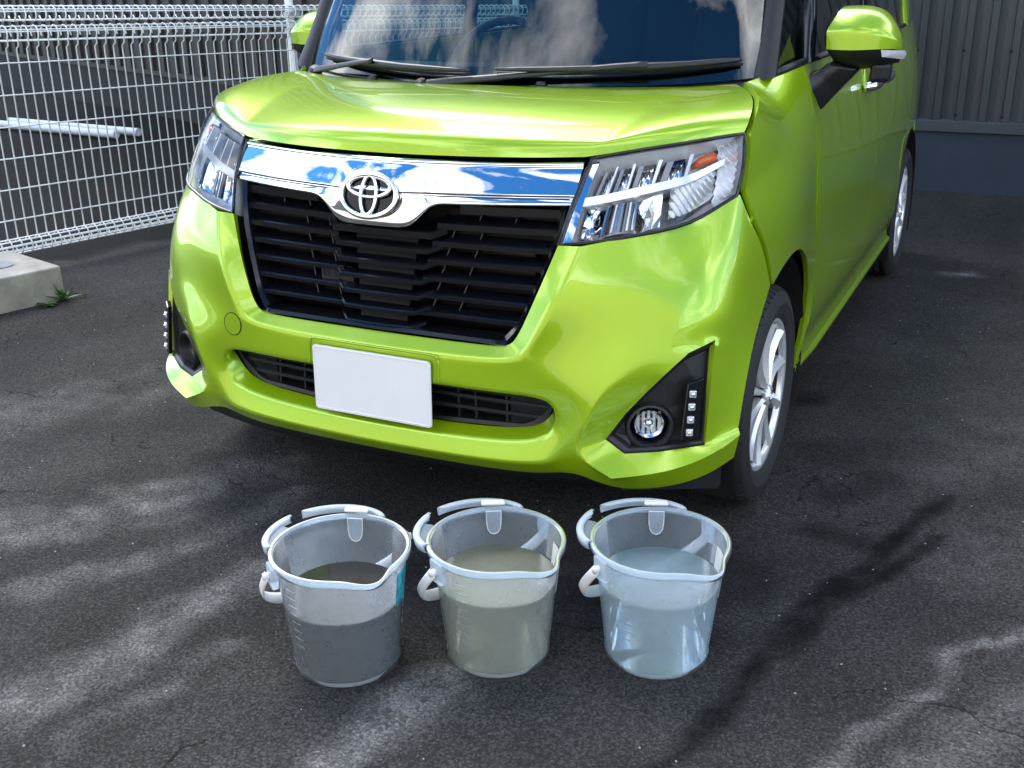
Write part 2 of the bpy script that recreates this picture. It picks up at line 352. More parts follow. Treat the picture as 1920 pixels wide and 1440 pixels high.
# ---- ribbed clad building behind the car
def rib_panel(name, length, z0, z1, pitch, rib, depth, m, parent, origin, ux, nrm):
    """one sheet of ribbed cladding: ux along the wall, nrm outwards"""
    prof = []; s = 0.0
    while s < length - 1e-6:
        prof += [(s, 0), (s+0.006, depth), (s+rib-0.006, depth), (s+rib, 0), (s+rib+(pitch-rib)*0.5, 0.003)]
        s += pitch
    prof.append((length, 0))
    rows = []
    for z in (z0, z1): rows.append([tuple(Vector(origin)+Vector(ux)*a+Vector(nrm)*d+Vector((0,0,z))) for a, d in prof])
    o = obj(name, grid_me(name, rows), m, parent)
    so = o.modifiers.new('solidify', 'SOLIDIFY'); so.thickness = 0.004; so.offset = 0
    return o
def screw(parent, p, nrm, m):
    bm = bmesh.new(); bmesh.ops.create_cone(bm, cap_ends=True, segments=8, radius1=0.010, radius2=0.006, depth=0.012)
    q = Vector(nrm).to_track_quat('Z', 'Y').to_matrix().to_4x4(); q.translation = Vector(p); bmesh.ops.transform(bm, matrix=q, verts=bm.verts)
    return obj('screw', from_bm('screw', bm), m, parent, True)
bld = empty('clad_building', (2.0, 5.25, 0), 'grey ribbed metal clad building wall standing behind the green car', 'building')
obj('base_wall', box_me('base_wall', (-3.6, 5.235, 0.0), (8.0, 5.6, 0.375)), base_wall, bld)
obj('core_wall', box_me('core_wall', (-3.6, 5.25, 0.375), (8.0, 5.6, 4.2)), dark, bld)
bev(obj('flashing_strip', prism_me('flashing_strip', [(-3.6,5.21,0.368),(-3.6,5.235,0.362),(-3.6,5.249,0.44),(-3.6,5.205,0.432)], (11.6,0,0)), strip_m, bld), 0.002)
for i in range(22):
    rib_panel('cladding_panel', 0.52, 0.436, 4.2, 0.13, 0.048, 0.022, clad, bld, (-3.6+0.5215*i, 5.243, 0), (1,0,0), (0,-1,0))
for zz in (0.47, 0.845, 1.6, 2.4):
    for i in range(12): screw(bld, (0.575+0.2608*i, 5.216, zz), (0,-1,0), dark)

# ---- darker ribbed building beyond the fence
u = Vector((-3.6, 1.5, 0)).normalized(); nr = Vector((-0.385, -0.923, 0))
A0 = Vector((-3.6, 5.22, 0)); bl2 = empty('dark_building', tuple(A0+u*4), 'dark brown ribbed building in the shade beyond the white fence', 'building')
def wallbox(name, s0, s1, d0, d1, z0, z1, m):
    poly = [A0+u*s0+nr*d0, A0+u*s1+nr*d0, A0+u*s1+nr*d1, A0+u*s0+nr*d1]; poly = [Vector((p.x, p.y, z0)) for p in poly]
    return obj(name, prism_me(name, poly, (0,0,z1-z0)), m, bl2)
wallbox('base_wall', 0, 14, -0.3, 0.0, 0, 0.40, base_shaded); wallbox('core_wall', 0, 14, -0.3, -0.02, 0.401, 7.6, dark); wallbox('flashing_strip', 0, 14, -0.012, 0.02, 0.402, 0.45, clad_dark)
for i in range(13): rib_panel('cladding_panel', 1.04, 0.452, 7.6, 0.26, 0.10, 0.03, clad_dark, bl2, tuple(A0+u*(0.2+1.042*i)), tuple(u), tuple(nr))

# ---- cream building across the yard, which the chrome mirrors
cb = empty('cream_building', (2, -14, 0), 'cream panelled building across the yard, mirrored in the chrome grille bar', 'building')
obj('core_wall', box_me('core_wall', (-13.9, -15, 0), (15.9, -14.06, 5.9)), dark, cb)
pan = box_me('wall_panel', (0, -0.05, 0), (1.48, 0, 6.0))
for i in range(20):
    o = bpy.data.objects.new('wall_panel', pan); COL.objects.link(o)
    if not pan.materials: pan.materials.append(cream)
    o.parent = cb; o.location = (-14+1.5*i-2, 0, 0)

# ---- white welded mesh fence
FA = Vector((-3.06, 1.18, 0)); FD = Vector((0.2403, 0.9707, 0)); FN = Vector((0.9707, -0.2403, 0))   # line, direction, side facing the yard
def fp(s, z, d=0.0):
    return FA + FD*s + FN*d + Vector((0, 0, z))
fen = empty('mesh_fence', tuple(FA), 'white welded wire mesh fence with rolled top and bottom edges', 'fence')
FL = 5.2; PZ = 0.049
def loopz(s, zc, r, a0, a1, n=10): return [(s, zc + r*math.sin(R(a0+(a1-a0)*i/n)), r*math.cos(R(a0+(a1-a0)*i/n))) for i in range(n+1)]
def wire_pts(s):
    k = 1.0 - 0.036*(s/1.4)                     # the panel tops fall slightly along the line
    zt, zl = 1.195*k, 1.105*k
    pts = [(s, 0.175, 0.0), (s, 1.04*k, 0.0), (s, 1.055*k, 0.022)]
    pts += loopz(s, zl+0.003, 0.034, -40, 205, 9)[::1]
    lower = [(s, zz, dd-0.0) for (_, zz, dd) in loopz(s, 0.135, 0.036, 140, -170, 10)]
    return [fp(*(s, z, d)) for (s, z, d) in (lower[::-1] + pts)]
nw = int(FL/PZ)
for i in range(nw):
    s = 0.0 + i*PZ
    bm = bmesh.new(); tube(bm, wire_pts(s), 0.0036, 5)
    k = 1.0 - 0.036*(s/1.4)
    tube(bm, [fp(s+0.004, z, d) for (_, z, d) in loopz(s, 1.195*k, 0.034, -160, 160, 11)], 0.0034, 5)
    obj('vertical_wire', from_bm('vertical_wire', bm, False), white_wire, fen, True)
def hwire(z, d, name='horizontal_wire', r=0.0034):
    obj(name, tube_me(name, [fp(s*FL/12-0.02, z*(1-0.036*((s*FL/12)/1.4)) if z > 0.2 else z, d) for s in range(13)], r, 5), white_wire, fen, True)
for z in (0.262, 0.405, 0.548, 0.692, 0.835, 0.978): hwire(z, 0.003)
for zc, zs in ((1.105, 0.034), (1.195, 0.034)):
    for a in (35, 100, 165, 235, 300): hwire(zc + zs*math.sin(R(a)), zs*math.cos(R(a)))
for a in (50, 85, 120, 155, 190, 225, 260, 295, 330, 10): hwire(0.135 + 0.036*math.sin(R(a)), 0.036*math.cos(R(a)))
def post(s):
    p = fp(s, 0, -0.03)
    o = obj('post', tube_me('post', [p, p+Vector((0,0,1.32))], 0.024, 14), white_wire, fen, True); sharp(o)
    for z in (0.14, 1.06, 1.15):
        c = fp(s, z*(1-0.02*s/1.4), 0.0)
        bm = bmesh.new(); prism(bm, [c+FD*x+Vector((0,0,zz))-FN*0.03 for x, zz in ((-0.045,-0.014),(0.045,-0.014),(0.045,0.014),(-0.045,0.014))], FN*0.034)
        obj('bracket', from_bm('bracket', bm), galv, o)
post(2.12); post(0.12); post(4.12)
# ---- concrete footing of the fence post with weeds
blk = empty('concrete_footing', (-2.8, 1.05, 0), 'weathered concrete footing block with weeds at its corner', 'footing')
bm = bmesh.new(); prism(bm, [(-2.44,1.265,-0.05),(-2.90,1.39,-0.05),(-3.03,0.93,-0.05),(-2.57,0.805,-0.05)], (0,0,0.20))
o = obj('block', from_bm('block', bm), concrete, blk); bev(o, 0.008, 2)
bm = bmesh.new(); cpt = Vector((-2.71, 1.14, 0.1515)); vv = [bm.verts.new(cpt+Vector((math.cos(a)*0.075*(1+0.1*math.sin(3*a)), math.sin(a)*0.085, 0.003*(1 if k else 0)))) for k, a in enumerate([2*math.pi*i/20 for i in range(20)])]
bm.faces.new(vv); obj('grout_patch', from_bm('grout_patch', bm), grout, blk)
def leaf(bm, base, dirv, ln, w, droop):
    d = Vector(dirv).normalized(); sd_ = d.cross(Vector((0,0,1))).normalized(); rows = []
    for i in range(5):
        q = i/4; c = Vector(base)+d*ln*q+Vector((0,0,-droop*q*q)); ww = w*math.sin(math.pi*min(1, 0.12+q*0.86))
        rows.append([bm.verts.new(c-sd_*ww+Vector((0,0,0.004))), bm.verts.new(c), bm.verts.new(c+sd_*ww+Vector((0,0,0.004)))])
    for A, B in zip(rows, rows[1:]):
        bm.faces.new((A[0],A[1],B[1],B[0])); bm.faces.new((A[1],A[2],B[2],B[1]))
def weed_plant(name, base, n, ln, tall, label):
    bm = bmesh.new()
    for i in range(n):
        a = 2*math.pi*i/n + random.uniform(-.4,.4)
        leaf(bm, Vector(base)+Vector((random.uniform(-.012,.012), random.uniform(-.012,.012), 0.004)), (math.cos(a), math.sin(a), random.uniform(0.1, tall)), ln*random.uniform(.6,1.1), 0.008*random.uniform(.7,1.3), random.uniform(0,0.03))
    o = obj(name, from_bm(name, bm, False), weed, None, True); tag(o, label, 'weed'); return o
weed_plant('weed', (-2.415, 1.14, 0), 13, 0.062, 0.7, 'small low green weed rosette at the foot of the concrete block')
weed_plant('weed', (-2.425, 1.235, 0), 16, 0.10, 3.2, 'upright green weed clump against the corner of the concrete block')
# ---- pipes lying beyond the fence
for (a, b2, lab) in (((-7.56,5.42,0.05),(-5.80,5.26,0.05),'longer pale pipe lying behind the other beyond the fence'), ((-7.56,5.24,0.05),(-5.88,5.08,0.05),'pale pipe with a rounded end lying in front of the other beyond the fence')):
    o = obj('pipe', tube_me('pipe', [a, b2], 0.035, 12), pipe_m, None, True); tag(o, lab, 'pipe', 'pipes on the ground beyond the fence'); sharp(o)
# ---- scrap and grit on the asphalt
bm = bmesh.new(); prism(bm, [(0.392,-0.385,0.003),(0.407,-0.390,0.003),(0.412,-0.372,0.004),(0.398,-0.366,0.003)], (0.002,0,0.003)); tag(obj('rubber_scrap', from_bm('rubber_scrap', bm), scrap_m), 'tiny black square scrap on the asphalt between the left and middle buckets', 'scrap')
bm = bmesh.new()
for i in range(420):
    x, y = random.uniform(-2.2, 2.0), random.uniform(-1.2, 3.0); r = random.uniform(0.0012, 0.0032)
    mtx = Matrix.Translation((x, y, r*0.6)) @ Matrix.Rotation(random.uniform(0,6), 4, 'Z') @ Matrix.Diagonal((r, r*random.uniform(.6,1), r*0.7, 1))
    bmesh.ops.create_icosphere(bm, subdivisions=1, radius=1, matrix=mtx)
o = obj('loose_grit', from_bm('loose_grit', bm), stone_m, None, False, 'stuff'); tag(o, 'pale grit grains scattered over the dark asphalt', 'grit')

# ================================================================== the car
CAR = empty('car', (0, 1.85, 0), 'lime green compact van with a chrome grille bar, parked facing the buckets', 'car')

# ---- bumper (control cage, right half; mirrored)
BV = dict(
 g0=(.446,.082,.770), g1=(.414,.055,.677), g2=(.378,.036,.585), g3=(.358,.032,.548), g4=(.335,.030,.536), g5=(.18,.028,.534), g6=(0,.028,.533),
 c0=(.498,.084,.772), c1=(.466,.038,.680), c2=(.425,.014,.588), c3=(.398,.008,.530), c4=(.345,.006,.512), c5=(.18,.002,.506), c6=(0,.000,.504),
 g15=(.396,.045,.632), c15=(.446,.024,.634), d15=(.545,.060,.645), e15=(.664,.114,.650), f15=(.796,.194,.684),
 d0=(.597,.135,.792), d1=(.563,.078,.692), d2=(.528,.046,.595), d3=(.495,.024,.510), d4=(.535,.014,.447), d5=(.508,.010,.372),
 e0=(.703,.208,.816), e1=(.672,.142,.722), e2=(.655,.090,.580), e3=(.608,.044,.506), e4=(.563,.018,.436), e5=(.531,.008,.376), e6=(.510,.010,.312),
 f0=(.774,.345,.858), f1=(.784,.232,.752), f2=(.796,.172,.618),
 s1=(.799,.362,.794), s2=(.822,.405,.728), s3=(.834,.445,.628),
 h2=(.834,.372,.575), h3=(.832,.318,.520), h4=(.832,.272,.440), h5=(.830,.236,.345),
 p3=(.474,.010,.440), p4=(.36,.000,.437), p5=(.18,-.006,.435), p6=(0,-.008,.434),
 l3=(.466,.048,.424), l4=(.36,.036,.424), l5=(.18,.030,.422), l6=(0,.028,.421),
 q3=(.438,.054,.366), q4=(.388,.049,.334), q5=(.18,.034,.326), q6=(0,.030,.324),
 o3=(.470,.022,.356), o4=(.408,.012,.318), o5=(.18,.000,.308), o6=(0,-.004,.306),
 k3=(.484,.000,.290), k4=(.420,-.006,.276), k45=(.34,-.012,.271), k5=(.18,-.018,.267), k6=(0,-.020,.265),
 u3=(.474,.026,.254), u4=(.420,.018,.244), u45=(.34,.010,.240), u5=(.18,.004,.238), u6=(0,.002,.237),
 B0=(.780,.182,.566), B1=(.735,.133,.545), B2=(.694,.100,.500), B3=(.656,.082,.456), B4=(.616,.066,.406), B5=(.577,.050,.344), B6=(.621,.052,.316), B7=(.691,.085,.320), B8=(.778,.150,.326), B9=(.780,.160,.450),
 W1=(.608,.006,.272), W2=(.719,.058,.284), W3=(.800,.140,.308), W4=(.836,.232,.330),
 L0=(.520,.032,.258), L1=(.605,.034,.230), L2=(.714,.082,.236), L3=(.786,.150,.250), L4=(.826,.228,.272),
)
BF = ['g0 g1 c1 c0','g1 g15 c15 c1','g15 g2 c2 c15','g2 g3 c3 c2','g3 g4 c4 c3','g4 g5 c5 c4','g5 g6 c6 c5',
 'c3 c4 p4 p3','c4 c5 p5 p4','c5 c6 p6 p5','p3 p4 l4 l3','p4 p5 l5 l4','p5 p6 l6 l5',
 'c0 c1 d1 d0','c1 c15 d15 d1','c15 c2 d2 d15','c2 c3 d3 d2','c3 p3 d4 d3','p3 o3 d5 d4','d0 d1 e1 e0','d1 d15 e15 e1','d15 d2 e2 e15','d2 d3 e3 e2','d3 d4 e4 e3','d4 d5 e5 e4',
 'd5 k3 e6 e5','o3 k4 k3 d5','o3 o4 k45 k4','o4 o5 k5 k45','o5 o6 k6 k5','p3 l3 q3 o3','q3 q4 o4 o3','q4 q5 o5 o4','q5 q6 o6 o5',
 'k3 k4 u4 u3','k4 k45 u45 u4','k45 k5 u5 u45','k5 k6 u6 u5','e6 k3 u3 L0',
 'e0 e1 f1 f0','e1 e15 f15 f1','e15 e2 f2 f15','f0 f1 s2 s1','f1 f15 s3 s2','f15 f2 h2 s3','f2 B0 h3 h2','B0 B9 h4 h3','B9 B8 h5 h4',
 'e2 B1 B0 f2','e2 e3 B2 B1','e3 e4 B3 B2','e4 e5 B4 B3','e5 e6 B5 B4','e6 W1 B6 B5','W1 W2 B7 B6','W2 W3 B8 B7','W3 W4 h5 B8',
 'e6 L0 L1 W1','W1 L1 L2 W2','W2 L2 L3 W3','W3 L3 L4 W4']
BC = [(['g0','g1','g15','g2','g3','g4','g5','g6'],1),(['c0','c1','c15','c2','c3','c4','c5','c6'],.95),(['e2','e3'],.35),(['e3','e4'],.6),(['e4','e5','e6'],1),(['p3','p4','p5','p6'],.9),(['l3','l4','l5','l6'],1),
 (['e6','W1','W2','W3','W4'],1),(['k3','k4','k45','k5','k6'],.85),(['B0','B1','B2','B3','B4','B5','B6','B7','B8','B9','B0'],1),(['l3','q3','q4','q5','q6'],1),(['p3','o3','o4','o5','o6'],.7),
 (['L0','L1','L2','L3','L4'],.6),(['f0','s1','s2','s3','h2','h3','h4','h5'],1)]
bumper = cage('bumper', BV, [f.split() for f in BF], BC, paint, CAR, 3, 0.014, True, ('g0','f0','B0','B1','B2','B3','B4','B5','B6','B7','B8','B9','W1','l3','h5','W4','L4','c0','s3'))
# tow-eye cover, a thin round seam
def ring_me(name, c, nrm, r, t, n=28, sx=1.0):
    q = Vector(nrm).to_track_quat('Z', 'Y').to_matrix(); return tube_me(name, [Vector(c)+q @ Vector((math.cos(2*math.pi*i/n)*r*sx, math.sin(2*math.pi*i/n)*r, 0)) for i in range(n)], t, 5, True)
def disc_me(name, c, nrm, r, h, n=28, bevel=0.0):
    bm = bmesh.new(); bmesh.ops.create_cone(bm, cap_ends=True, segments=n, radius1=r, radius2=r-bevel, depth=h)
    q = Vector(nrm).to_track_quat('Z', 'Y').to_matrix().to_4x4(); q.translation = Vector(c); bmesh.ops.transform(bm, matrix=q, verts=bm.verts); return from_bm(name, bm)
bpy.context.view_layer.update()
_ev = bumper.evaluated_get(bpy.context.evaluated_depsgraph_get())
_hit, TC, TN, _i = _ev.ray_cast(Vector((-.424, -1, .503)), Vector((0, 1, 0)))      # seat the cover on the bumper skin
if not _hit: TC, TN = Vector((-.424, .01, .503)), Vector((-.1, -1, 0))
obj('tow_eye_cover', disc_me('tow_eye_cover', TC-TN.normalized()*0.0030, TN, 0.0285, 0.008, 40, 0.0006), paint, bumper)
obj('cover_seam', ring_me('cover_seam', TC+TN.normalized()*0.0004, TN, 0.0293, 0.0010, 40), dark, bumper, True)

# ---- black chin and underbody
rows = []
for t_ in range(0, 25):
    x = -0.60 + 1.2*t_/24; ax = abs(x)/0.6; y = 0.006 + 0.05*ax**3; zt = 0.246 + 0.012*ax**3
    rows.append([(x, y+0.012, zt+0.01), (x, y+0.016, zt-0.016), (x, y+0.030, zt-0.045), (x, y+0.16, zt-0.060), (x, y+0.5, 0.19)])
obj('chin_spoiler', grid_me('chin_spoiler', rows), black, CAR, True)
obj('underbody', box_me('underbody', (-.62, .5, .19), (.62, 3.45, .30)), dark, CAR)
for s in (1, -1): obj('splash_flap', prism_me('splash_flap', [(s*.60,.10,.20),(s*.80,.20,.20),(s*.80,.20,.30),(s*.60,.10,.30)], (0,.02,0)), black, CAR)
bay = obj('engine_bay', box_me('engine_bay', (-.42, .26, .30), (.42, .62, .90)), dark, CAR)

# ---- hood
HV = {}
hood_rows = {   # x, y, z from the middle outwards
 'a': [(0,.080,.946),(.20,.092,.948),(.36,.137,.947),(.464,.190,.947),(.572,.250,.962),(.672,.318,.974),(.758,.415,.985)],
 'b': [(0,.086,.982),(.20,.100,.981),(.36,.146,.978),(.476,.203,.976),(.586,.266,.990),(.690,.340,1.002),(.764,.425,1.004)],
 'c': [(0,.104,.995),(.20,.120,.993),(.36,.164,.986),(.492,.226,.980),(.600,.292,1.004),(.692,.368,1.018),(.762,.448,1.020)],
 'd': [(0,.190,1.020),(.20,.205,1.017),(.36,.240,1.008),(.510,.296,.998),(.606,.352,1.022),(.690,.420,1.034),(.752,.510,1.036)],
 'e': [(0,.330,1.040),(.20,.345,1.038),(.36,.370,1.031),(.530,.410,1.024),(.610,.450,1.036),(.680,.510,1.046),(.730,.580,1.049)],
 'f': [(0,.470,1.049),(.20,.485,1.048),(.36,.515,1.045),(.545,.560,1.044),(.610,.590,1.050),(.660,.625,1.055),(.690,.655,1.057)],
 'g': [(0,.570,1.052),(.20,.585,1.052),(.36,.620,1.051),(.545,.668,1.054),(.600,.685,1.057),(.635,.700,1.059),(.655,.712,1.060)],
}
HF = []; ks = 'abcdefg'
for k in ks:
    for i, p in enumerate(hood_rows[k]): HV[k+str(i)] = p
for k, k2 in zip(ks, ks[1:]):
    for i in range(6): HF.append([k+str(i), k2+str(i), k2+str(i+1), k+str(i+1)])
hood = cage('hood', HV, HF, [([k+'3' for k in 'abcdef'],.8),(['c0','c1','c2','c3'],.8),(['c3','c4','c5'],.9),(['a0','a1','a2','a3','a4','a5','a6'],1),(['g0','g1','g2','g3','g4','g5','g6'],1),([k+'6' for k in ks],1)], paint, CAR, 3, 0.008, True, ('a6','g6','a3'))

# ---- fenders
FV = dict(
 t0=(.769,.427,.985), t1=(.765,.510,1.029), t2=(.744,.596,1.050), t3=(.704,.662,1.057), t4=(.672,.722,1.062), t5=(.728,.830,1.082), t6=(.772,.942,1.096),
 a0=(.779,.405,.940), a1=(.788,.512,.975), a2=(.785,.612,.992), a3=(.779,.678,1.000), a4=(.772,.745,1.008), a5=(.780,.845,1.020), a6=(.793,.955,1.022),
 b0=(.783,.357,.866), b1=(.800,.508,.892), b2=(.805,.620,.907), b3=(.807,.692,.914), b4=(.808,.765,.920), b5=(.810,.860,.930), b6=(.811,.966,.940),
 c0=(.813,.364,.794), c1=(.827,.508,.812), c2=(.833,.622,.822), c3=(.834,.695,.824), c4=(.834,.770,.826), c5=(.830,.862,.826), c6=(.826,.974,.826),
 d0=(.829,.413,.730), d1=(.840,.518,.730), d2=(.844,.625,.736), d3=(.844,.698,.732), d4=(.843,.772,.724), d5=(.838,.870,.706), d6=(.832,.982,.700),
 e0=(.839,.452,.630), e1=(.843,.525,.655), e2=(.845,.625,.668), e3=(.845,.698,.662), e4=(.843,.775,.640), e5=(.838,.872,.583), e6=(.834,.990,.590),
 f5=(.832,.945,.490), f6=(.833,.995,.490), g5=(.824,.968,.400), g6=(.830,.996,.400), h5=(.819,.955,.320), h6=(.824,.985,.320), i5=(.812,.905,.255), i6=(.815,.940,.262))
FF = []
for k, k2 in zip('tabcd', 'abcde'):
    for i in range(6): FF.append([k+str(i), k2+str(i), k2+str(i+1), k+str(i+1)])
FF += [['e5','f5','f6','e6'],['f5','g5','g6','f6'],['g5','h5','h6','g6'],['h5','i5','i6','h6']]
FC = [(['t0','t1','t2','t3','t4','t5','t6'],1),(['t0','a0','b0','c0','d0','e0'],1),(['e0','e1','e2','e3','e4','e5','f5','g5','h5','i5'],1),(['t6','a6','b6','c6','d6','e6','f6','g6','h6','i6'],1),(['b0','b1','b2','b3','b4','b5','b6'],.45)]
for s in ('R', 'L'): cage('fender', FV, FF, FC, paint, CAR, 3, 0.012, s, ('t0','b0','e0','i5','i6','t4','t6'))

# ---- side skin: one section shared by the doors and the rear quarter
def side(y, z):
    pr = [(.215,.800),(.262,.816),(.30,.812),(.36,.829),(.45,.835),(.56,.831),(.66,.833),(.76,.832),(.86,.824),(.94,.811),(1.02,.793),(1.096,.772)]
    for (z0, x0), (z1, x1) in zip(pr, pr[1:]):
        if z <= z1: break
    i = pr.index((z0, x0)); t = (z-z0)/(z1-z0)
    g = lambda k: Vector((pr[min(max(k,0),len(pr)-1)][1], 0, 0))
    a, b_, c_, d_ = g(i-1), g(i), g(i+1), g(i+2)
    x = 0.5*((2*b_)+(c_-a)*t+(2*a-5*b_+4*c_-d_)*t*t+(3*b_-a-3*c_+d_)*t**3).x
    w = max(0, (y-2.6)/1.05); return x - 0.05*w*w*w - 0.012*w + 0.006*math.exp(-((y-1.7)/.8)**2)*math.exp(-((z-.7)/.12)**2)
ZS = [.262,.285,.31,.34,.38,.43,.49,.55,.61,.67,.73,.79,.84,.88,.92,.96,1.0,1.04,1.07,1.096]
def skin(name, yfun0, yfun1, parent, s, ny=14, zs=ZS, m=paint):
    rows = []
    for z in zs:
        y0, y1 = yfun0(z), yfun1(z); rows.append([(s*side(y0+(y1-y0)*i/ny, z), y0+(y1-y0)*i/ny, z) for i in range(ny+1)])
    me = grid_me(name, rows)
    if s < 0: me.flip_normals()
    o = obj(name, me, m, parent, True)
    so = o.modifiers.new('solidify', 'SOLIDIFY'); so.thickness = 0.012; so.offset = -1 
    es = o.modifiers.new('edge_split', 'EDGE_SPLIT'); es.split_angle = R(58); return o
def seamA(z): return cr_spline([(0.944,0,0),(.950,0,0),(.972,0,0),(.984,0,0),(.997,0,0),(1.000,0,0),(.994,0,0),(.950,0,0)], (1.096-z)/(1.096-.262)).x + 0.005
def seamB(z): return 1.955 + 0.02*(0.8-z)
def seamC(z): return 2.90 + 0.05*(1.0-z)*(z < 1.0) - (0.10*max(0, .75-z))
WY = 0.618; WB = 2.49
def archlim(z):           # rear arch front edge
    r = 0.375; dz = z-.285
    return WY+WB-math.sqrt(max(0, r*r-dz*dz)) if dz < r else 9
def bar(bm, a, b2, w, h): tube(bm, [a, b2], w, 8, rz=h/w)
for s in (1, -1):
    fd = skin('front_door', seamA, lambda z: seamB(z)-.0035, CAR, s)
    rd = skin('rear_door', lambda z: seamB(z)+.0035, lambda z: min(seamC(z)-.0035, archlim(z)-0.03), CAR, s)
    # rear quarter: above and behind the wheel arch
    zq = [z for z in ZS if z > .66]
    qp = skin('rear_quarter', lambda z: seamC(z)+.003, lambda z: 3.62, CAR, s, 10, [.668]+zq)
    rows = []
    for i in range(0, 15):
        a = R(180-180*i/14) ; yy = WY+WB+0.375*math.cos(a); zz = .285+0.375*math.sin(a)
        rows.append([(s*side(yy, max(zz,.262)), yy, max(zz,.262)), (s*side(yy, .66), min(yy if abs(math.cos(a)) < .999 else yy, 3.62), .667)])
    me = grid_me('arch_panel', rows); 
    if s > 0: me.flip_normals()
    obj('arch_panel', me, paint, qp, True).modifiers.new('solidify', 'SOLIDIFY').thickness = 0.01
    rows = [[(s*side(y, z), y, z) for y in (3.485, 3.55, 3.62)] for z in (.262,.35,.45,.55,.667)]; me = grid_me('tail_panel', rows); obj('tail_panel', me, paint, qp, True)
    # sill under the doors
    sec = [(.806,.258),(.822,.246),(.818,.225),(.78,.205)]
    sill = obj('sill', grid_me('sill', [[(s*(x - 0.012*(y < 1.0)), y, z) for y in (.965, 1.2, 1.9, 2.6, 2.745)] for x, z in sec]), paint, CAR, True)
    # door handles with their bowl
    for nm, par, yh in (('front', fd, 1.80), ('rear', rd, 2.06)):
        zz = .965; xx = side(yh, zz)
        pts = [(s*(xx+0.006), yh-.085, zz-.004), (s*(xx+.030), yh-.055, zz), (s*(xx+.036), yh, zz+.004), (s*(xx+.030), yh+.055, zz+.006), (s*(xx+.006), yh+.085, zz+.006)]
        o = obj('door_handle', tube_me('door_handle', resample(pts, 11), [0.013,.015,.017,.018,.019,.019,.019,.018,.017,.015,.013], 10), chrome, par, True)
        obj('handle_bowl', disc_me('handle_bowl', (s*(xx-.0005), yh, zz), (s, 0, .15), .05, .004, 24), paint, par, True)

# ---- greenhouse: pillars, roof, glass
wsb = [(0,.600,1.050),(.25,.622,1.050),(.48,.685,1.056),(.62,.748,1.064),(.689,.790,1.070)]
wst = [(0,1.000,1.628),(.25,1.012,1.627),(.45,1.045,1.624),(.56,1.090,1.620),(.628,1.150,1.612)]
def sym_curve(c): return [(-x, y, z) for x, y, z in c[:0:-1]] + list(c)
B_, T_ = resample(sym_curve(wsb), 41), resample(sym_curve(wst), 41)
rows = []
for i in range(15):
    t_ = i/14; rows.append([tuple(b2.lerp(t2, t_) + Vector((0, -0.022*math.sin(math.pi*t_), 0.0))) for b2, t2 in zip(B_, T_)])
ws = obj('windscreen', grid_me('windscreen', rows), glass, CAR, True)
# black frit band along the lower edge and sides
fr = []
for i in range(4):
    t_ = 0.075*i/3; fr.append([tuple(b2.lerp(t2, t_)+Vector((0, -0.022*math.sin(math.pi*t_)+.004, 0))) for b2, t2 in zip(B_, T_)])
obj('frit_band', grid_me('frit_band', fr), gloss_black, ws, True)
for sgn in (0, 1):
    sl = slice(0, 3) if sgn == 0 else slice(-3, None)
    obj('frit_band', grid_me('frit_band', [[tuple(Vector(p)+Vector((0,.004,0))) for p in r[sl]] for r in rows]), gloss_black, ws, True)
def strip3(name, path, wv, tv, m, parent, n=16):
    """band along a path: half-width vector function and thickness vector"""
    pts = resample(path, n); r = []
    for i, p in enumerate(pts):
        q = i/(n-1); w = Vector(wv[0]).lerp(Vector(wv[1]), q); t2 = Vector(tv)
        r.append([tuple(p-w+t2), tuple(p-w), tuple(p-w*0.5-t2*0.6), tuple(p+w*0.5-t2*0.6), tuple(p+w), tuple(p+w+t2)])
    o = obj(name, grid_me(name, r), m, parent, True); es = o.modifiers.new('es', 'EDGE_SPLIT'); es.split_angle = R(50); return o
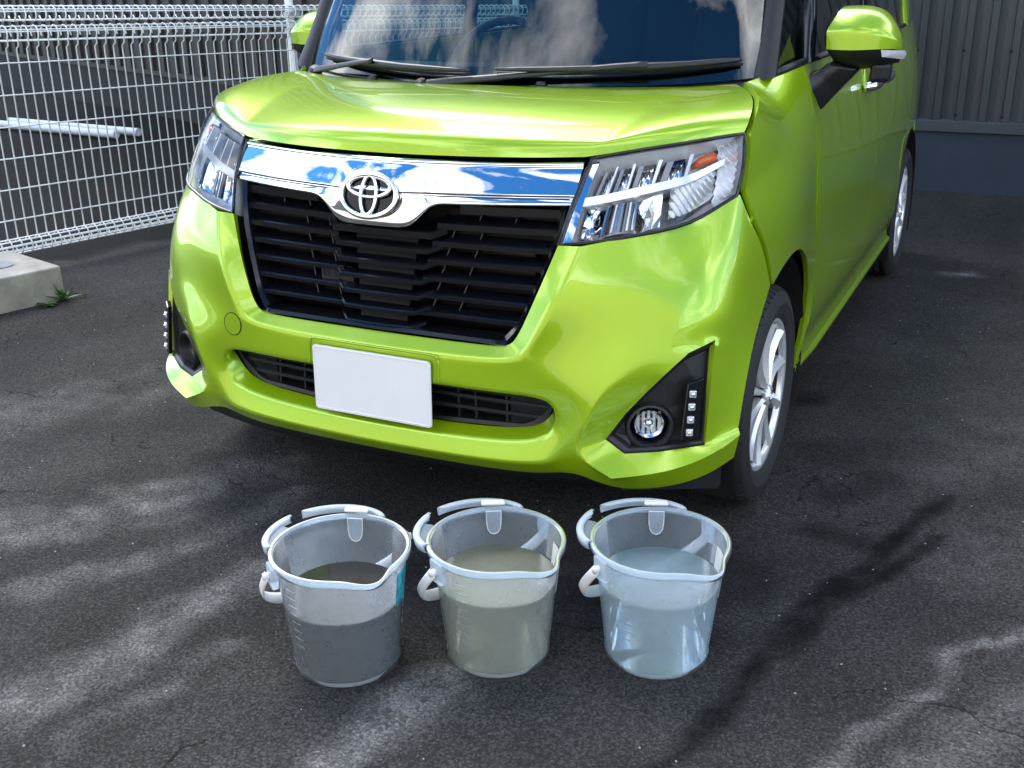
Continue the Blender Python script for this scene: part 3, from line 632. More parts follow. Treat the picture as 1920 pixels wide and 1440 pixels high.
for s in (1, -1):
    # A-pillar: black trim beside the screen
    strip3('a_pillar', [(s*.712,.790,1.070),(s*.702,.860,1.170),(s*.688,.960,1.330),(s*.650,1.150,1.612)], ((s*.022,.018,.004),(s*.018,.02,.004)), (-s*.02,.02,0), black, CAR)
    # second pillar behind the quarter light
    strip3('quarter_pillar', [(s*.772,.985,1.098),(s*.755,1.04,1.25),(s*.712,1.13,1.46),(s*.684,1.17,1.585)], ((s*.004,.026,.004),(s*.003,.022,.004)), (-s*.025,0,0), gloss_black, CAR)
    # small quarter light
    obj('quarter_light', pyd('quarter_light', [(s*.726,.812,1.082),(s*.768,.962,1.102),(s*.748,1.025,1.26),(s*.678,1.16,1.58),(s*.664,1.13,1.57),(s*.702,.955,1.30)], [(0,1,2,5),(5,2,3,4)]), side_glass, CAR)
    obj('belt_trim', tube_me('belt_trim', [(s*.716,.800,1.076),(s*.745,.872,1.087),(s*.772,.950,1.100)], .010, 8), black, CAR, True)
    # door glass
    for nm, ya, yb in (('front_door_glass', 1.03, 1.94), ('rear_door_glass', 1.98, 2.90)):
        rr_ = []
        for i in range(7):
            q = i/6; z = 1.094+(1.60-1.094)*q; x = .768-.108*q-.012*math.sin(math.pi*q)*-1
            y0 = ya + (0.18*q if ya < 1.5 else 0)
            rr_.append([(s*x, y0, z), (s*(x+.002), (y0+yb)/2, z), (s*x, yb, z)])
        obj(nm, grid_me(nm, rr_), side_glass, CAR, True)
    obj('belt_moulding', tube_me('belt_moulding', [(s*.774,1.0,1.098),(s*.776,1.5,1.098),(s*.776,2.2,1.098),(s*.770,2.93,1.098)], .008, 8), black, CAR, True)
    for yb in (1.96, 2.93): strip3('door_pillar', [(s*.770,yb,1.096),(s*.742,yb,1.25),(s*.70,yb,1.45),(s*.655,yb,1.62)], ((0,.035,0),(0,.035,0)), (-s*.02,0,0), gloss_black if yb < 2 else paint, CAR)
    rr_ = []
    for i in range(7):
        q = i/6; z = 1.094+(1.62-1.094)*q; x = .766-.112*q
        rr_.append([(s*x, 2.93, z), (s*(x-.008), 3.2, z), (s*(x-.03), 3.45, z), (s*(x-.07), 3.6-.06*q, z)])
    obj('rear_pillar', grid_me('rear_pillar', rr_), paint, CAR, True).modifiers.new('solidify', 'SOLIDIFY').thickness = .02
# roof and tail
rr_ = []
for i in range(13):
    q = i/12; y = 1.02+(3.50-1.02)*q; zc = 1.640+.085*math.sin(math.pi*min(1,.12+q*.8))-.03*q
    rr_.append([(-.665,y+.10*(1-q),zc-.075),(-.63,y+.08*(1-q),zc-.035),(-.5,y+.03*(1-q),zc-.012),(-.25,y,zc-.003),(0,y-.01*(1-q),zc),(.25,y,zc-.003),(.5,y+.03*(1-q),zc-.012),(.63,y+.08*(1-q),zc-.035),(.665,y+.10*(1-q),zc-.075)])
o = obj('roof', grid_me('roof', rr_), paint, CAR, True); o.modifiers.new('solidify', 'SOLIDIFY').thickness = .02
tail = obj('tailgate', grid_me('tailgate', [[(x*(.70 if z < 1.1 else .66+.12*(1.62-z)/.52), 3.60+.03*math.cos(x*1.4)-(.10*max(0,z-1.05)), z) for x in (-1,-.5,0,.5,1)] for z in (.27,.5,.8,1.05)]), paint, CAR, True)
tail.modifiers.new('solidify', 'SOLIDIFY').thickness = .02
obj('rear_window', grid_me('rear_window', [[(x*(.67-.08*(z-1.05)/.57), 3.60+.03*math.cos(x*1.4)-(.10*(z-1.05)), z) for x in (-1,-.5,0,.5,1)] for z in (1.05,1.3,1.62)]), side_glass, CAR, True)

# ---- cowl, washer nozzles, wipers
cw = []
for i, p in enumerate(resample(sym_curve([(0,.568,1.040),(.25,.590,1.040),(.45,.640,1.041),(.62,.700,1.050),(.700,.775,1.060)]), 31)):
    b2 = resample(sym_curve(wsb), 31)[i]
    cw.append([(p.x, p.y, p.z-.012), (p.x, p.y+.008, p.z-.002), tuple(p.lerp(b2, .5)+Vector((0,0,-.004))), (b2.x, b2.y+.012, b2.z-.004)])
cowl = obj('cowl_panel', grid_me('cowl_panel', cw), black, CAR, True)
for x in (-.36, .17): obj('washer_nozzle', tube_me('washer_nozzle', [(x-.012,.600+.2*x*x,1.052),(x+.012,.600+.2*x*x,1.055)], .009, 10), black, cowl, True)
def on_ws(x, t_):
    i = (x+.689)/(2*.689)*40; i = min(max(i, 0), 39.999); k = int(i); f = i-k
    b2 = B_[k].lerp(B_[k+1], f); t2 = T_[k].lerp(T_[k+1], f)
    return b2.lerp(t2, t_) + Vector((0, -0.022*math.sin(math.pi*t_), 0))
def wiper(x0, t0, x1, t1, px, lab):
    off = Vector((0, -.030, .006))
    blade = [on_ws(x0+(x1-x0)*i/12, t0+(t1-t0)*i/12)+off*(1+.25*math.sin(math.pi*i/12)) for i in range(13)]
    piv = on_ws(px, 0)+Vector((0,-.030,-.004)); mid = blade[6]
    arm = [piv, piv.lerp(mid, .15)+Vector((0,-.012,.004)), piv.lerp(mid, .55)+Vector((0,-.022,.006)), piv.lerp(mid, .85)+Vector((0,-.022,.008)), mid+Vector((0,-.014,.006))]
    w = obj('wiper', tube_me('wiper', resample(arm, 14), [.015,.015,.014,.013,.012,.011,.010,.009,.009,.009,.009,.009,.010,.010], 8, rz=.6), black, CAR, True)
    o1 = obj('blade', tube_me('blade', blade, [.004,.007,.008,.009,.009,.010,.011,.010,.009,.009,.008,.007,.004], 8, rz=.8), black, w, True)
    o2 = obj('rubber_lip', tube_me('rubber_lip', [p+Vector((0,.012,-.012)) for p in blade], .004, 5), dark, w, True)
    obj('pivot', disc_me('pivot', piv, (0,-.5,.85), .020, .024, 16, .004), black, w, True)
wiper(-.47, .075, -.02, .052, -.52, 'far'); wiper(.03, .062, .60, .078, -.12, 'near')

# ---- cabin
cab = obj('dashboard', grid_me('dashboard', [[(x, y+.03*abs(x), z) for x in (-.66,-.3,0,.3,.66)] for (y, z) in ((.80,1.03),(.95,1.055),(1.12,1.06),(1.22,1.03),(1.26,.95),(1.24,.6))]), dash_m, CAR, True)
bm = bmesh.new(); c = Vector((-.33,1.36,1.02)); qt = Vector((0,-.85,.5)).to_track_quat('Z','Y').to_matrix()
tube(bm, [c+qt @ Vector((math.cos(a)*.18, math.sin(a)*.18, 0)) for a in [2*math.pi*i/28 for i in range(28)]], .014, 8, True)
tube(bm, [c+qt @ Vector((-.17,0,0)), c+qt @ Vector((.17,0,0))], .02, 8); tube(bm, [c, c+Vector((0,-.18,-.08))], .035, 8)
obj('steering_wheel', from_bm('steering_wheel', bm), dash_m, CAR, True)
for x in (-.34, .34):
    st = obj('seat', box_me('seat', (x-.25,1.55,.45), (x+.25,2.05,.68)), fabric, CAR); bev(st, .05, 4)
    o = obj('backrest', prism_me('backrest', [(x-.24,1.98,.62),(x-.24,2.10,.62),(x-.22,2.26,1.24),(x-.22,2.16,1.24)], (.46,0,0)), fabric, st); bev(o, .04, 4)
    o = obj('headrest', prism_me('headrest', [(x-.13,2.18,1.28),(x-.13,2.28,1.28),(x-.12,2.32,1.46),(x-.12,2.24,1.46)], (.25,0,0)), fabric, st); bev(o, .035, 4)
bk = obj('rear_seat', prism_me('rear_seat', [(-.6,2.85,.6),(-.6,2.98,.6),(-.58,3.15,1.22),(-.58,3.04,1.22)], (1.18,0,0)), fabric, CAR); bev(bk, .04, 3)
obj('cabin_floor', box_me('cabin_floor', (-.74,.98,.30), (.74,3.5,.34)), dark, CAR)
obj('firewall', box_me('firewall', (-.68,.80,.30), (.68,.84,1.0)), dark, CAR)

# ---- wheels
def lathe(bm, prof, c, n=48, cap=False):
    """profile of (radius, x offset) about the axle (x axis) at c"""
    rings = [[bm.verts.new(Vector(c)+Vector((dx, r*math.cos(2*math.pi*i/n), r*math.sin(2*math.pi*i/n)))) for i in range(n)] for r, dx in prof]
    for A, B in zip(rings, rings[1:]):
        for i in range(n): bm.faces.new((A[i], A[(i+1) % n], B[(i+1) % n], B[i]))
    if cap: bm.faces.new(rings[-1])
def make_wheel(c, s):
    w = bpy.data.objects.new('wheel', None); COL.objects.link(w); w.location = c; w.parent = CAR; w.matrix_parent_inverse = Matrix.Translation(-CAR.location)
    def put(name, me, m, parent=w, smooth=True):
        o = bpy.data.objects.new(name, me); COL.objects.link(o)
        if not me.materials: me.materials.append(m)
        for p in me.polygons: p.use_smooth = smooth
        o.parent = parent; return o
    X = s
    bm = bmesh.new(); prof = [(.196,-.150),(.205,-.165),(.235,-.172),(.262,-.168),(.280,-.150),(.2835,-.130)]
    for g in range(4):
        xg = -.125+.030*g; prof += [(.285,xg-.010),(.285,xg+.009),(.278,xg+.0105),(.278,xg+.0145),(.285,xg+.016)]
    prof += [(.2845,.000),(.2815,.008),(.274,.018),(.262,.0255),(.246,.029),(.244,.0305),(.238,.0305),(.236,.029),(.222,.027),(.208,.021),(.200,.013),(.194,.006)]
    lathe(bm, [(r, dx*X-0.012*X) for r, dx in prof], (0,0,0), 72)
    ty = put('tyre', from_bm('tyre', bm), rubber)
    gm = bpy.data.meshes.get('tread_block_%d' % X)
    if gm is None:
        bm = bmesh.new(); da = .036
        prism(bm, [(X*(-.014), .2845*math.cos(-da), .2845*math.sin(-da)), (X*(-.014), .2845*math.cos(da), .2845*math.sin(da)), (X*(.0065), .2735*math.cos(da), .2735*math.sin(da)), (X*(.0065), .2735*math.cos(-da), .2735*math.sin(-da))], (X*.0012, .0035, 0)); gm = from_bm('tread_block_%d' % X, bm)
    for i in range(60):
        o = put('tread_block', gm, rubber, w, False); o.rotation_euler = (2*math.pi*i/60, 0, 0)
    bm = bmesh.new(); lathe(bm, [(.1845,-.012*X),(.186,-.005*X),(.192,.002*X),(.2015,.005*X),(.2035,.001*X),(.2035,-.006*X)], (0,0,0), 72)
    rim = put('rim', from_bm('rim', bm), alloy)
    rim = w
    bm = bmesh.new(); lathe(bm, [(.193,-.14*X),(.186,-.06*X),(.1845,-.012*X)], (0,0,0), 72); put('rim_barrel', from_bm('rim_barrel', bm), alloy_dark)
    put('brake_disc', disc_me('brake_disc', (-.075*X,0,0), (X,0,0), .125, .018, 40), alloy_dark, rim)
    put('back_plate', disc_me('back_plate', (-.105*X,0,0), (X,0,0), .185, .01, 40), dark, rim)
    # ten twin-faceted spokes
    for k in range(10):
        a = 2*math.pi*k/10 + .17; bm = bmesh.new(); secs = []
        for j in range(6):
            q = j/5; r = .030+.160*q; wd = .0068+.0085*q+.005*q*q; xx = .004-.010*math.sin(math.pi*q*.9)-.004*(1-q)
            tw = .05*math.sin(math.pi*q)
            ra, ta = Vector((0, math.cos(a+tw), math.sin(a+tw))), Vector((0,-math.sin(a+tw), math.cos(a+tw)))
            secs.append([bm.verts.new(ra*r+ta*t2*wd+Vector(((xx+dx)*X,0,0))) for t2, dx in ((-1,-.022),(-1,-.002),(-.10,.006),(1,-.008),(1,-.022))])
        for A, B in zip(secs, secs[1:]):
            for i in range(5): bm.faces.new((A[i], A[(i+1) % 5], B[(i+1) % 5], B[i]))
        o = put('spoke', from_bm('spoke', bm), alloy, rim); o.modifiers.new('es','EDGE_SPLIT').split_angle = R(22)
    put('hub_cap', disc_me('hub_cap', (.004*X,0,0), (X,0,0), .030, .016, 28, .006), alloy, rim)
    put('hub_emblem', ring_me('hub_emblem', (.0125*X,0,0), (X,0,0), .013, .0018, 24, 1.3), chrome, rim)
    return w
for s in (1, -1):
    for yy in (WY, WY+WB): make_wheel((s*.806, yy, .285), s)
for s in (1, -1):
    for yy in (WY, WY+WB):                                  # dark liners inside the arches
        rr_ = []
        for i in range(21):
            a = R(-25+230*i/20); rr_.append([(s*.82, yy+.365*math.cos(a), .285+.365*math.sin(a)), (s*.60, yy+.35*math.cos(a), .285+.35*math.sin(a)), (s*.45, yy+.2*math.cos(a), .285+.2*math.sin(a)), (s*.45, yy, .285)])
        obj('arch_liner', grid_me('arch_liner', rr_), dark, CAR, True)

# ---- door mirrors
MV = dict(a0=(.835,1.035,1.225),a1=(.900,1.020,1.228),a2=(.962,1.040,1.212),a3=(.996,1.085,1.165), b0=(.815,.985,1.175),b1=(.895,.968,1.180),b2=(.968,1.000,1.170),b3=(1.003,1.070,1.140),
 c0=(.818,.985,1.128),c1=(.895,.970,1.126),c2=(.968,1.000,1.132),c3=(1.002,1.075,1.122), d0=(.838,1.09,1.232),d1=(.90,1.095,1.236),d2=(.958,1.10,1.220),d3=(.985,1.11,1.165), e3=(.992,1.11,1.125))
MF = ['a0 a1 b1 b0','a1 a2 b2 b1','a2 a3 b3 b2','b0 b1 c1 c0','b1 b2 c2 c1','b2 b3 c3 c2','d0 d1 a1 a0','d1 d2 a2 a1','d2 d3 a3 a2','d3 e3 b3 a3','e3 c3 b3']
NV = dict(c0=(.818,.990,1.132),c1=(.895,.975,1.130),c2=(.966,1.004,1.134),c3=(1.000,1.078,1.124), f0=(.800,1.010,1.180),f1=(.818,1.06,1.228),f2=(.825,1.105,1.228), g0=(.806,1.005,1.100),g1=(.890,.990,1.095),g2=(.960,1.015,1.100),g3=(.990,1.080,1.100),
 h0=(.815,1.08,1.078),h1=(.890,1.085,1.075),h2=(.955,1.085,1.082),h3=(.985,1.11,1.095), b0=(.822,.992,1.176), a0=(.838,1.04,1.224))
NF = ['c0 c1 g1 g0','c1 c2 g2 g1','c2 c3 g3 g2','g0 g1 h1 h0','g1 g2 h2 h1','g2 g3 h3 h2','f0 b0 c0 g0','f1 a0 b0 f0','f2 f1 f0 g0','f2 g0 h0']
for s, S in ((1,'R'),(-1,'L')):
    mir = cage('door_mirror', NV, [f.split() for f in NF], [(['c0','c1','c2','c3'],1),(['h0','h1','h2','h3'],.6)], black, CAR, 3, .004, S)
    cage('mirror_cap', MV, [f.split() for f in MF], [(['c0','c1','c2','c3'],1),(['b0','c0'],1),(['a0','b0'],.9),(['d0','a0'],.9),(['d0','d1','d2','d3','e3'],1),(['b0','b1','b2','b3'],.45)], paint, mir, 3, .004, S)
    obj('mirror_glass', pyd('mirror_glass', [(s*x,y,z) for x,y,z in ((.835,1.108,1.085),(.985,1.112,1.095),(.982,1.112,1.17),(.955,1.106,1.215),(.838,1.104,1.225))], [(0,1,2,3,4)]), chrome, mir)
    o = obj('mirror_back', pyd('mirror_back', [(s*x,y,z) for x,y,z in ((.815,1.100,1.078),(.99,1.104,1.088),(.986,1.104,1.17),(.957,1.098,1.222),(.832,1.096,1.232))], [(0,1,2,3,4)]), black, mir)
    bm = bmesh.new()                                        # foot joining the door
    secs = [[(.770,.955,1.056),(.786,.968,1.016),(.804,1.045,.958),(.802,1.140,1.01),(.784,1.12,1.072)], [(.800,1.005,1.075),(.815,1.01,1.050),(.840,1.06,1.005),(.850,1.12,1.035),(.820,1.11,1.080)], [(.818,1.025,1.095),(.85,1.02,1.085),(.895,1.05,1.075),(.90,1.10,1.075),(.83,1.10,1.095)]]
    V_ = [[bm.verts.new((s*x,y,z)) for x,y,z in r] for r in secs]
    for A, B in zip(V_, V_[1:]):
        for i in range(5): bm.faces.new((A[i],A[(i+1)%5],B[(i+1)%5],B[i]))
    bm.faces.new(V_[0]); bm.faces.new(V_[-1]); o = obj('mirror_foot', from_bm('mirror_foot', bm), black, mir, True); bev(o, .010, 3, 20)
    if s > 0:                                               # the nearer mirror carries a small camera pod underneath
        o = obj('camera_pod', prism_me('camera_pod', [(.925,1.045,1.090),(.975,1.06,1.092),(.978,1.10,1.092),(.925,1.10,1.090)], (-.004,.004,-.052)), black, mir); bev(o, .012, 3)
    if s < 0: mir.location = (.034, .02, -.012)
    obj('turn_signal', prism_me('turn_signal', [(s*.955,.995,1.128),(s*1.004,1.070,1.122),(s*1.008,1.078,1.112),(s*1.003,1.076,1.100),(s*.958,1.000,1.110)], (0,.012,0)), led, mir)

# ---- chrome garnish across the nose
CX = [-.463,-.42,-.36,-.30,-.24,-.20,-.17,-.15,-.13,-.11,-.09,-.06,-.03,0]; CX = CX + [-x for x in CX[-2::-1]]
def nose_y(x): return 0.078 + 0.30*abs(x)**1.55 * (0.085/0.0915)         # plan curve of the hood edge
def smooth(a, b_, x): t2 = min(1, max(0, (x-a)/(b_-a))); return t2*t2*(3-2*t2)
rows = []
for x in CX:
    ax = abs(x); y0 = 0.082 + 0.108*(ax/.464)**1.7; k = 1-smooth(.085, .165, ax)
    zt = .940 - .002*(ax/.46); zb = (.846 - .004*(1-ax/.46))*(1-k) + .786*k; zm = .872 - .002*ax
    yb = y0 - .040 - .012*(ax/.464)
    bul = -.008*(1-smooth(.06, .13, ax))
    rows.append([(x, y0+.020, zt+.001), (x, y0+.004, zt), (x, y0-.006, zt-.004), (x, y0-.008, zt-.010), (x, y0-.005, zt-.012),
                 (x, y0*.6+yb*.4+bul*.5-.002, zt*.6+zm*.4), (x, yb+bul+.002, zm+.004), (x, yb+bul-.002, zm), (x, yb+bul-.0015, zm-.004), (x, yb+bul+.002, zm-.005), (x, yb+bul-.001, zm-.009),
                 (x, yb+bul-.006, zm*.45+zb*.55), (x, yb+bul-.010, zb+.005), (x, yb+bul-.006, zb), (x, yb+.035, zb+.004)])
garnish = obj('chrome_bar', grid_me('chrome_bar', rows), chrome, CAR, True)
sb = garnish.modifiers.new('s', 'SUBSURF'); sb.levels = sb.render_levels = 2
for sx in (-1, 1):   # two fine grooves either side of the emblem
    for dz in (0.0, -.0062):
        pts = [(sx*x, 0.082+0.108*(x/.464)**1.7-.040-.012*(x/.464)-.0022, .872-.002*x-.0015+dz) for x in (.13,.18,.24,.30,.36,.42,.452)]
        obj('groove', tube_me('groove', pts, .0009, 5), gloss_black, garnish, True)
# ---- emblem: three ellipses on a black shield
EC = Vector((0, .0270, .858)); EN = Vector((0, -.96, .28)).normalized(); EU = Vector((0, .28, .96)).normalized(); EX = Vector((1, 0, 0))
def ell(cx, cz, a, b2, n=48): return [EC + EX*(cx+a*math.cos(2*math.pi*i/n)) + EU*(cz+b2*math.sin(2*math.pi*i/n)) for i in range(n)]
emb = obj('emblem', prism_me('emblem', [p - EN*.004 for p in ell(0,0,.073,.049)], -EN*.02), gloss_black, CAR)
def oval(name, cx, cz, a, b2, r, lift=.004, rz=.55):
    bm = bmesh.new(); pts = ell(cx, cz, a, b2); k = len(pts); rings = []
    for i, p in enumerate(pts):
        t2 = (pts[(i+1) % k]-pts[i-1]).normalized(); w = t2.cross(EN).normalized()
        rr2 = r[0] + (r[1]-r[0])*abs(math.cos(2*math.pi*i/k)) if isinstance(r, tuple) else r
        rings.append([bm.verts.new(p+EN*lift+w*rr2*math.cos(2*math.pi*j/8)+EN*rr2*rz*math.sin(2*math.pi*j/8)) for j in range(8)])
    for i in range(k):
        A, B = rings[i], rings[(i+1) % k]
        for j in range(8): bm.faces.new((A[j], A[(j+1) % 8], B[(j+1) % 8], B[j]))
    return obj(name, from_bm(name, bm), chrome, emb, True)
oval('outer_oval', 0, 0, .0735, .0485, .0068); oval('wide_oval', 0, .0195, .0560, .0235, (.0038,.0058)); oval('tall_oval', 0, .0, .0205, .0440, (.0052,.0044))

# ---- upper grille
GY = .075
back = obj('grille_back', box_me('grille_back', (-.46, .17, .53), (.46, .185, .86)), dark, CAR)
def edge_x(z):                                # half width of the opening at height z
    pts = [(.535,.335),(.55,.352),(.585,.373),(.677,.409),(.77,.441),(.85,.447)]
    for (z0, x0), (z1, x1) in zip(pts, pts[1:]):
        if z <= z1: return x0 + (x1-x0)*max(0, (z-z0)/(z1-z0))
    return .447
def front_y(x, z): return .030 + .052*((z-.535)/.30) + .05*(abs(x)/.45)**2*((z-.45)/.4)
# frame round the opening
fpts = []
for z in (.846,.80,.74,.677,.62,.585,.560,.545): fpts.append((edge_x(z)-.002, front_y(.42, z)+.012, z))
fpts += [(.345,.043,.5385),(.322,.042,.5370),(.2,.040,.5365),(0,.038,.5360)]
fpts = fpts + [(-x, y, z) for x, y, z in fpts[-2::-1]]
bm = bmesh.new(); ring = []
for x, y, z in fpts:
    cx, cz = (0 - x)*.055/max(.3, abs(x)+.05), (.69 - z)*.0
    inx = -math.copysign(1, x)*.014 if abs(x) > .3 else -x*.045; inz = .012*smooth(.60, .545, z)
    ring.append([bm.verts.new(p) for p in ((x, y+.03, z), (x, y-.010, z), (x+inx*.4, y-.016, z+inz*.4), (x+inx, y-.008, z+inz), (x+inx, y+.05, z+inz))])
for A, B in zip(ring, ring[1:]):
    for i in range(4): bm.faces.new((A[i], A[i+1], B[i+1], B[i]))
grl = o = obj('upper_grille', from_bm('upper_grille', bm), gloss_black, CAR, True); o.modifiers.new('es','EDGE_SPLIT').split_angle = R(40)
def slat(name, pts, depth, th, m=slatm, lip=.010):
    """bar swept along pts; blade profile that leans back"""
    bm = bmesh.new(); rr2 = []
    for p in pts:
        p = Vector(p); rr2.append([bm.verts.new(p+Vector(v)) for v in ((0,0,th*.5),(0,.004,th*.5+.003),(0,depth,th*.5+.012),(0,depth,-.002),(0,.006,-th*.5),(0,0,-th*.5+.001))])
    for A, B in zip(rr2, rr2[1:]):
        for i in range(6): bm.faces.new((A[i], A[(i+1) % 6], B[(i+1) % 6], B[i]))
    bm.faces.new(rr2[0]); bm.faces.new(rr2[-1][::-1])
    return obj(name, from_bm(name, bm), m, grl)
for s in (1, -1):
    for k in range(7):
        z = .826 - .0405*k; th = (.020,.015,.0125,.011,.010,.009,.008)[k]
        xi = .150 - .010*k - (.0 if k else -.045)
        xe = edge_x(z)-.010; n = 7
        pts = [(s*(xi+(xe-xi)*i/n), front_y(xi+(xe-xi)*i/n, z)+.012, z + .004*math.sin(math.pi*i/n)*0) for i in range(n+1)]
        slat('slat', pts, .045, th)
        # thin upright ribs between the slats
        for xr in (xi+.035, xi+.105) if k else (xi+.045, xi+.13):
            if xr < xe-.03 and k < 6:
                obj('rib', prism_me('rib', [(s*xr, front_y(xr,z)+.032, z-.006), (s*(xr+.003), front_y(xr,z)+.032, z-.006), (s*(xr+.003-.011), front_y(xr,z-.04)+.032, z-.036), (s*(xr-.011), front_y(xr,z-.04)+.032, z-.036)], (0,.03,0)), slatm, grl)
# centre bars, stepped forward with chamfered ends
for k in range(7):
    z = .765 - .0365*k; w = .135 - .0075*k; th = (.016,.011,.010,.009,.0085,.008,.007)[k]
    f = front_y(0, z)-.004
    pts = [(-w-.028, f+.030, z+.011), (-w, f+.004, z), (-w*.5, f, z), (0, f-.001, z), (w*.5, f, z), (w, f+.004, z), (w+.028, f+.030, z+.011)]
    slat('centre_slat', pts, .055, th)
    if k < 6:
        z2 = z-.018; obj('filler_panel', prism_me('filler_panel', [(-.085+.004*k, front_y(0,z)+.026, z2+.010), (.085-.004*k, front_y(0,z)+.026, z2+.010), (.085-.004*k, front_y(0,z2)+.022, z2-.012), (-.085+.004*k, front_y(0,z2)+.022, z2-.012)], (0,.01,0)), matt_black, grl)
for s in (1, -1):          # blanking plates and sensor bracket behind the slats
    for k in range(2):
        z = .806-.0405*k; xe = edge_x(z)-.02
        obj('blanking_plate', prism_me('blanking_plate', [(s*.15, front_y(.2,z)+.050, z+.014), (s*xe, front_y(xe,z)+.045, z+.014), (s*xe, front_y(xe,z)+.045, z-.012), (s*.15, front_y(.2,z)+.050, z-.012)], (0,.008,0)), matt_black, grl)
br = obj('sensor_bracket', box_me('sensor_bracket', (-.185, .075, .628), (-.09, .095, .668)), black, grl); bev(br, .004)
for x in (-.168, -.135): obj('bracket_hole', box_me('bracket_hole', (x-.009,.0735,.64), (x+.009,.078,.660)), dark, grl)
cond = obj('radiator_core', box_me('radiator_core', (-.36,.150,.545), (.36,.165,.735)), radiator, grl)
for i in range(18): obj('radiator_fin', box_me('radiator_fin', (-.36,.146,.550+.0103*i), (.36,.150,.554+.0103*i)), radiator, grl)

# ---- lower grille
fr2 = [(.0,.040,.4195),(.18,.042,.4205),(.36,.046,.4215),(.458,.056,.4225),(.450,.057,.405),(.430,.060,.366),(.405,.058,.345),(.380,.054,.3365),(.18,.042,.328),(0,.038,.326)]
fr2 = fr2 + [(-x, y, z) for x, y, z in fr2[-2:0:-1]]
bm = bmesh.new(); ring = []
for x, y, z in fr2:
    ix = -.012*(x/.43) ; iz = .009*(1 if z < .38 else -1)
    ring.append([bm.verts.new(p) for p in ((x,y+.05,z),(x,y-.004,z),(x+ix,y-.002,z+iz),(x+ix,y+.06,z+iz))])
for i in range(len(ring)):
    A, B = ring[i], ring[(i+1) % len(ring)]
    for j in range(3): bm.faces.new((A[j],A[j+1],B[j+1],B[j]))
lgr = o = obj('lower_grille', from_bm('lower_grille', bm), black, CAR, True); o.modifiers.new('es','EDGE_SPLIT').split_angle = R(40)
obj('backing', box_me('backing', (-.50,.115,.30), (.50,.125,.45)), dark, lgr)
def lslat(z, xa, xb, th, y0, m=black, nm='slat'):
    n = 8; bm = bmesh.new(); rr2 = []
    for i in range(n+1):
        x = xa+(xb-xa)*i/n; y = y0+.02*(abs(x)/.45)**2; rr2.append([bm.verts.new((x,y+dy,z+dz)) for dy, dz in ((0,th/2),(.035,th/2+.004),(.035,-th/2+.004),(0,-th/2))])
    for A, B in zip(rr2, rr2[1:]):
        for i in range(4): bm.faces.new((A[i],A[(i+1)%4],B[(i+1)%4],B[i]))
    bm.faces.new(rr2[0]); bm.faces.new(rr2[-1][::-1]); return obj(nm, from_bm(nm, bm), m, lgr)
for z, xe in ((.394,.436), (.366,.420)): lslat(z, -xe, xe, .0075, .044)
for z, xe in ((.408,.43),(.380,.425),(.352,.40)): lslat(z, -xe, xe, .0035, .062, slatm, 'thin_slat')
for s in (1, -1):
    for x in (.10,.20,.245,.325): obj('rib', prism_me('rib', [(s*x,.048+.02*(x/.45)**2,.337),(s*(x+.005),.048+.02*(x/.45)**2,.337),(s*(x+.002),.050+.02*(x/.45)**2,.413),(s*(x-.003),.050+.02*(x/.45)**2,.413)], (0,.03,0)), black, lgr)
    for k, (z, xe) in enumerate(((.408,.440),(.380,.432),(.352,.408))): obj('end_panel', prism_me('end_panel', [(s*.335,.060,z-.010),(s*xe,.066,z-.010),(s*(xe+.006),.066,z+.010),(s*.335,.060,z+.010)], (0,.006,0)), slatm, lgr)

# ---- number plate, blank white
PT, PB = Vector((0, -.0105, .4905)), Vector((0, -.0150, .3260)); PU = (PT-PB).normalized(); PC = (PT+PB)/2; PN = Vector((1,0,0)).cross(PU)
def rrect(w, h, r, off, n=6):
    q = []
    for cx, cz, a0 in ((w-r,h-r,0),(-w+r,h-r,90),(-w+r,-h+r,180),(w-r,-h+r,270)):
        for i in range(n+1): a = R(a0+90*i/n); q.append(PC+Vector((1,0,0))*(cx+r*math.cos(a))+PU*(cz+r*math.sin(a))+PN*off)
    return q
plate = obj('number_plate', prism_me('number_plate', rrect(.165,.0825,.009,.0015), -PN*.003), white_plate, CAR); 
bm = bmesh.new(); tube(bm, rrect(.1605,.078,.008,.0015), .0016, 6, True); obj('pressed_rim', from_bm('pressed_rim', bm), white_plate, plate, True)
obj('plate_bracket', prism_me('plate_bracket', rrect(.12,.06,.008,-.0025), -PN*.04), black, plate)
bm = bmesh.new(); tube(bm, [p for p in resample([(-.181,-.0055,.437),(-.181,-.002,.470),(-.178,.000,.494),(-.168,.000,.503),(-.08,-.0005,.5035),(0,-.001,.5035),(.08,-.0005,.5035),(.168,.000,.503),(.178,.000,.494),(.181,-.002,.470),(.181,-.0055,.437)], 50)], .0035, 6)
obj('plate_surround', from_bm('plate_surround', bm), paint, bumper, True)

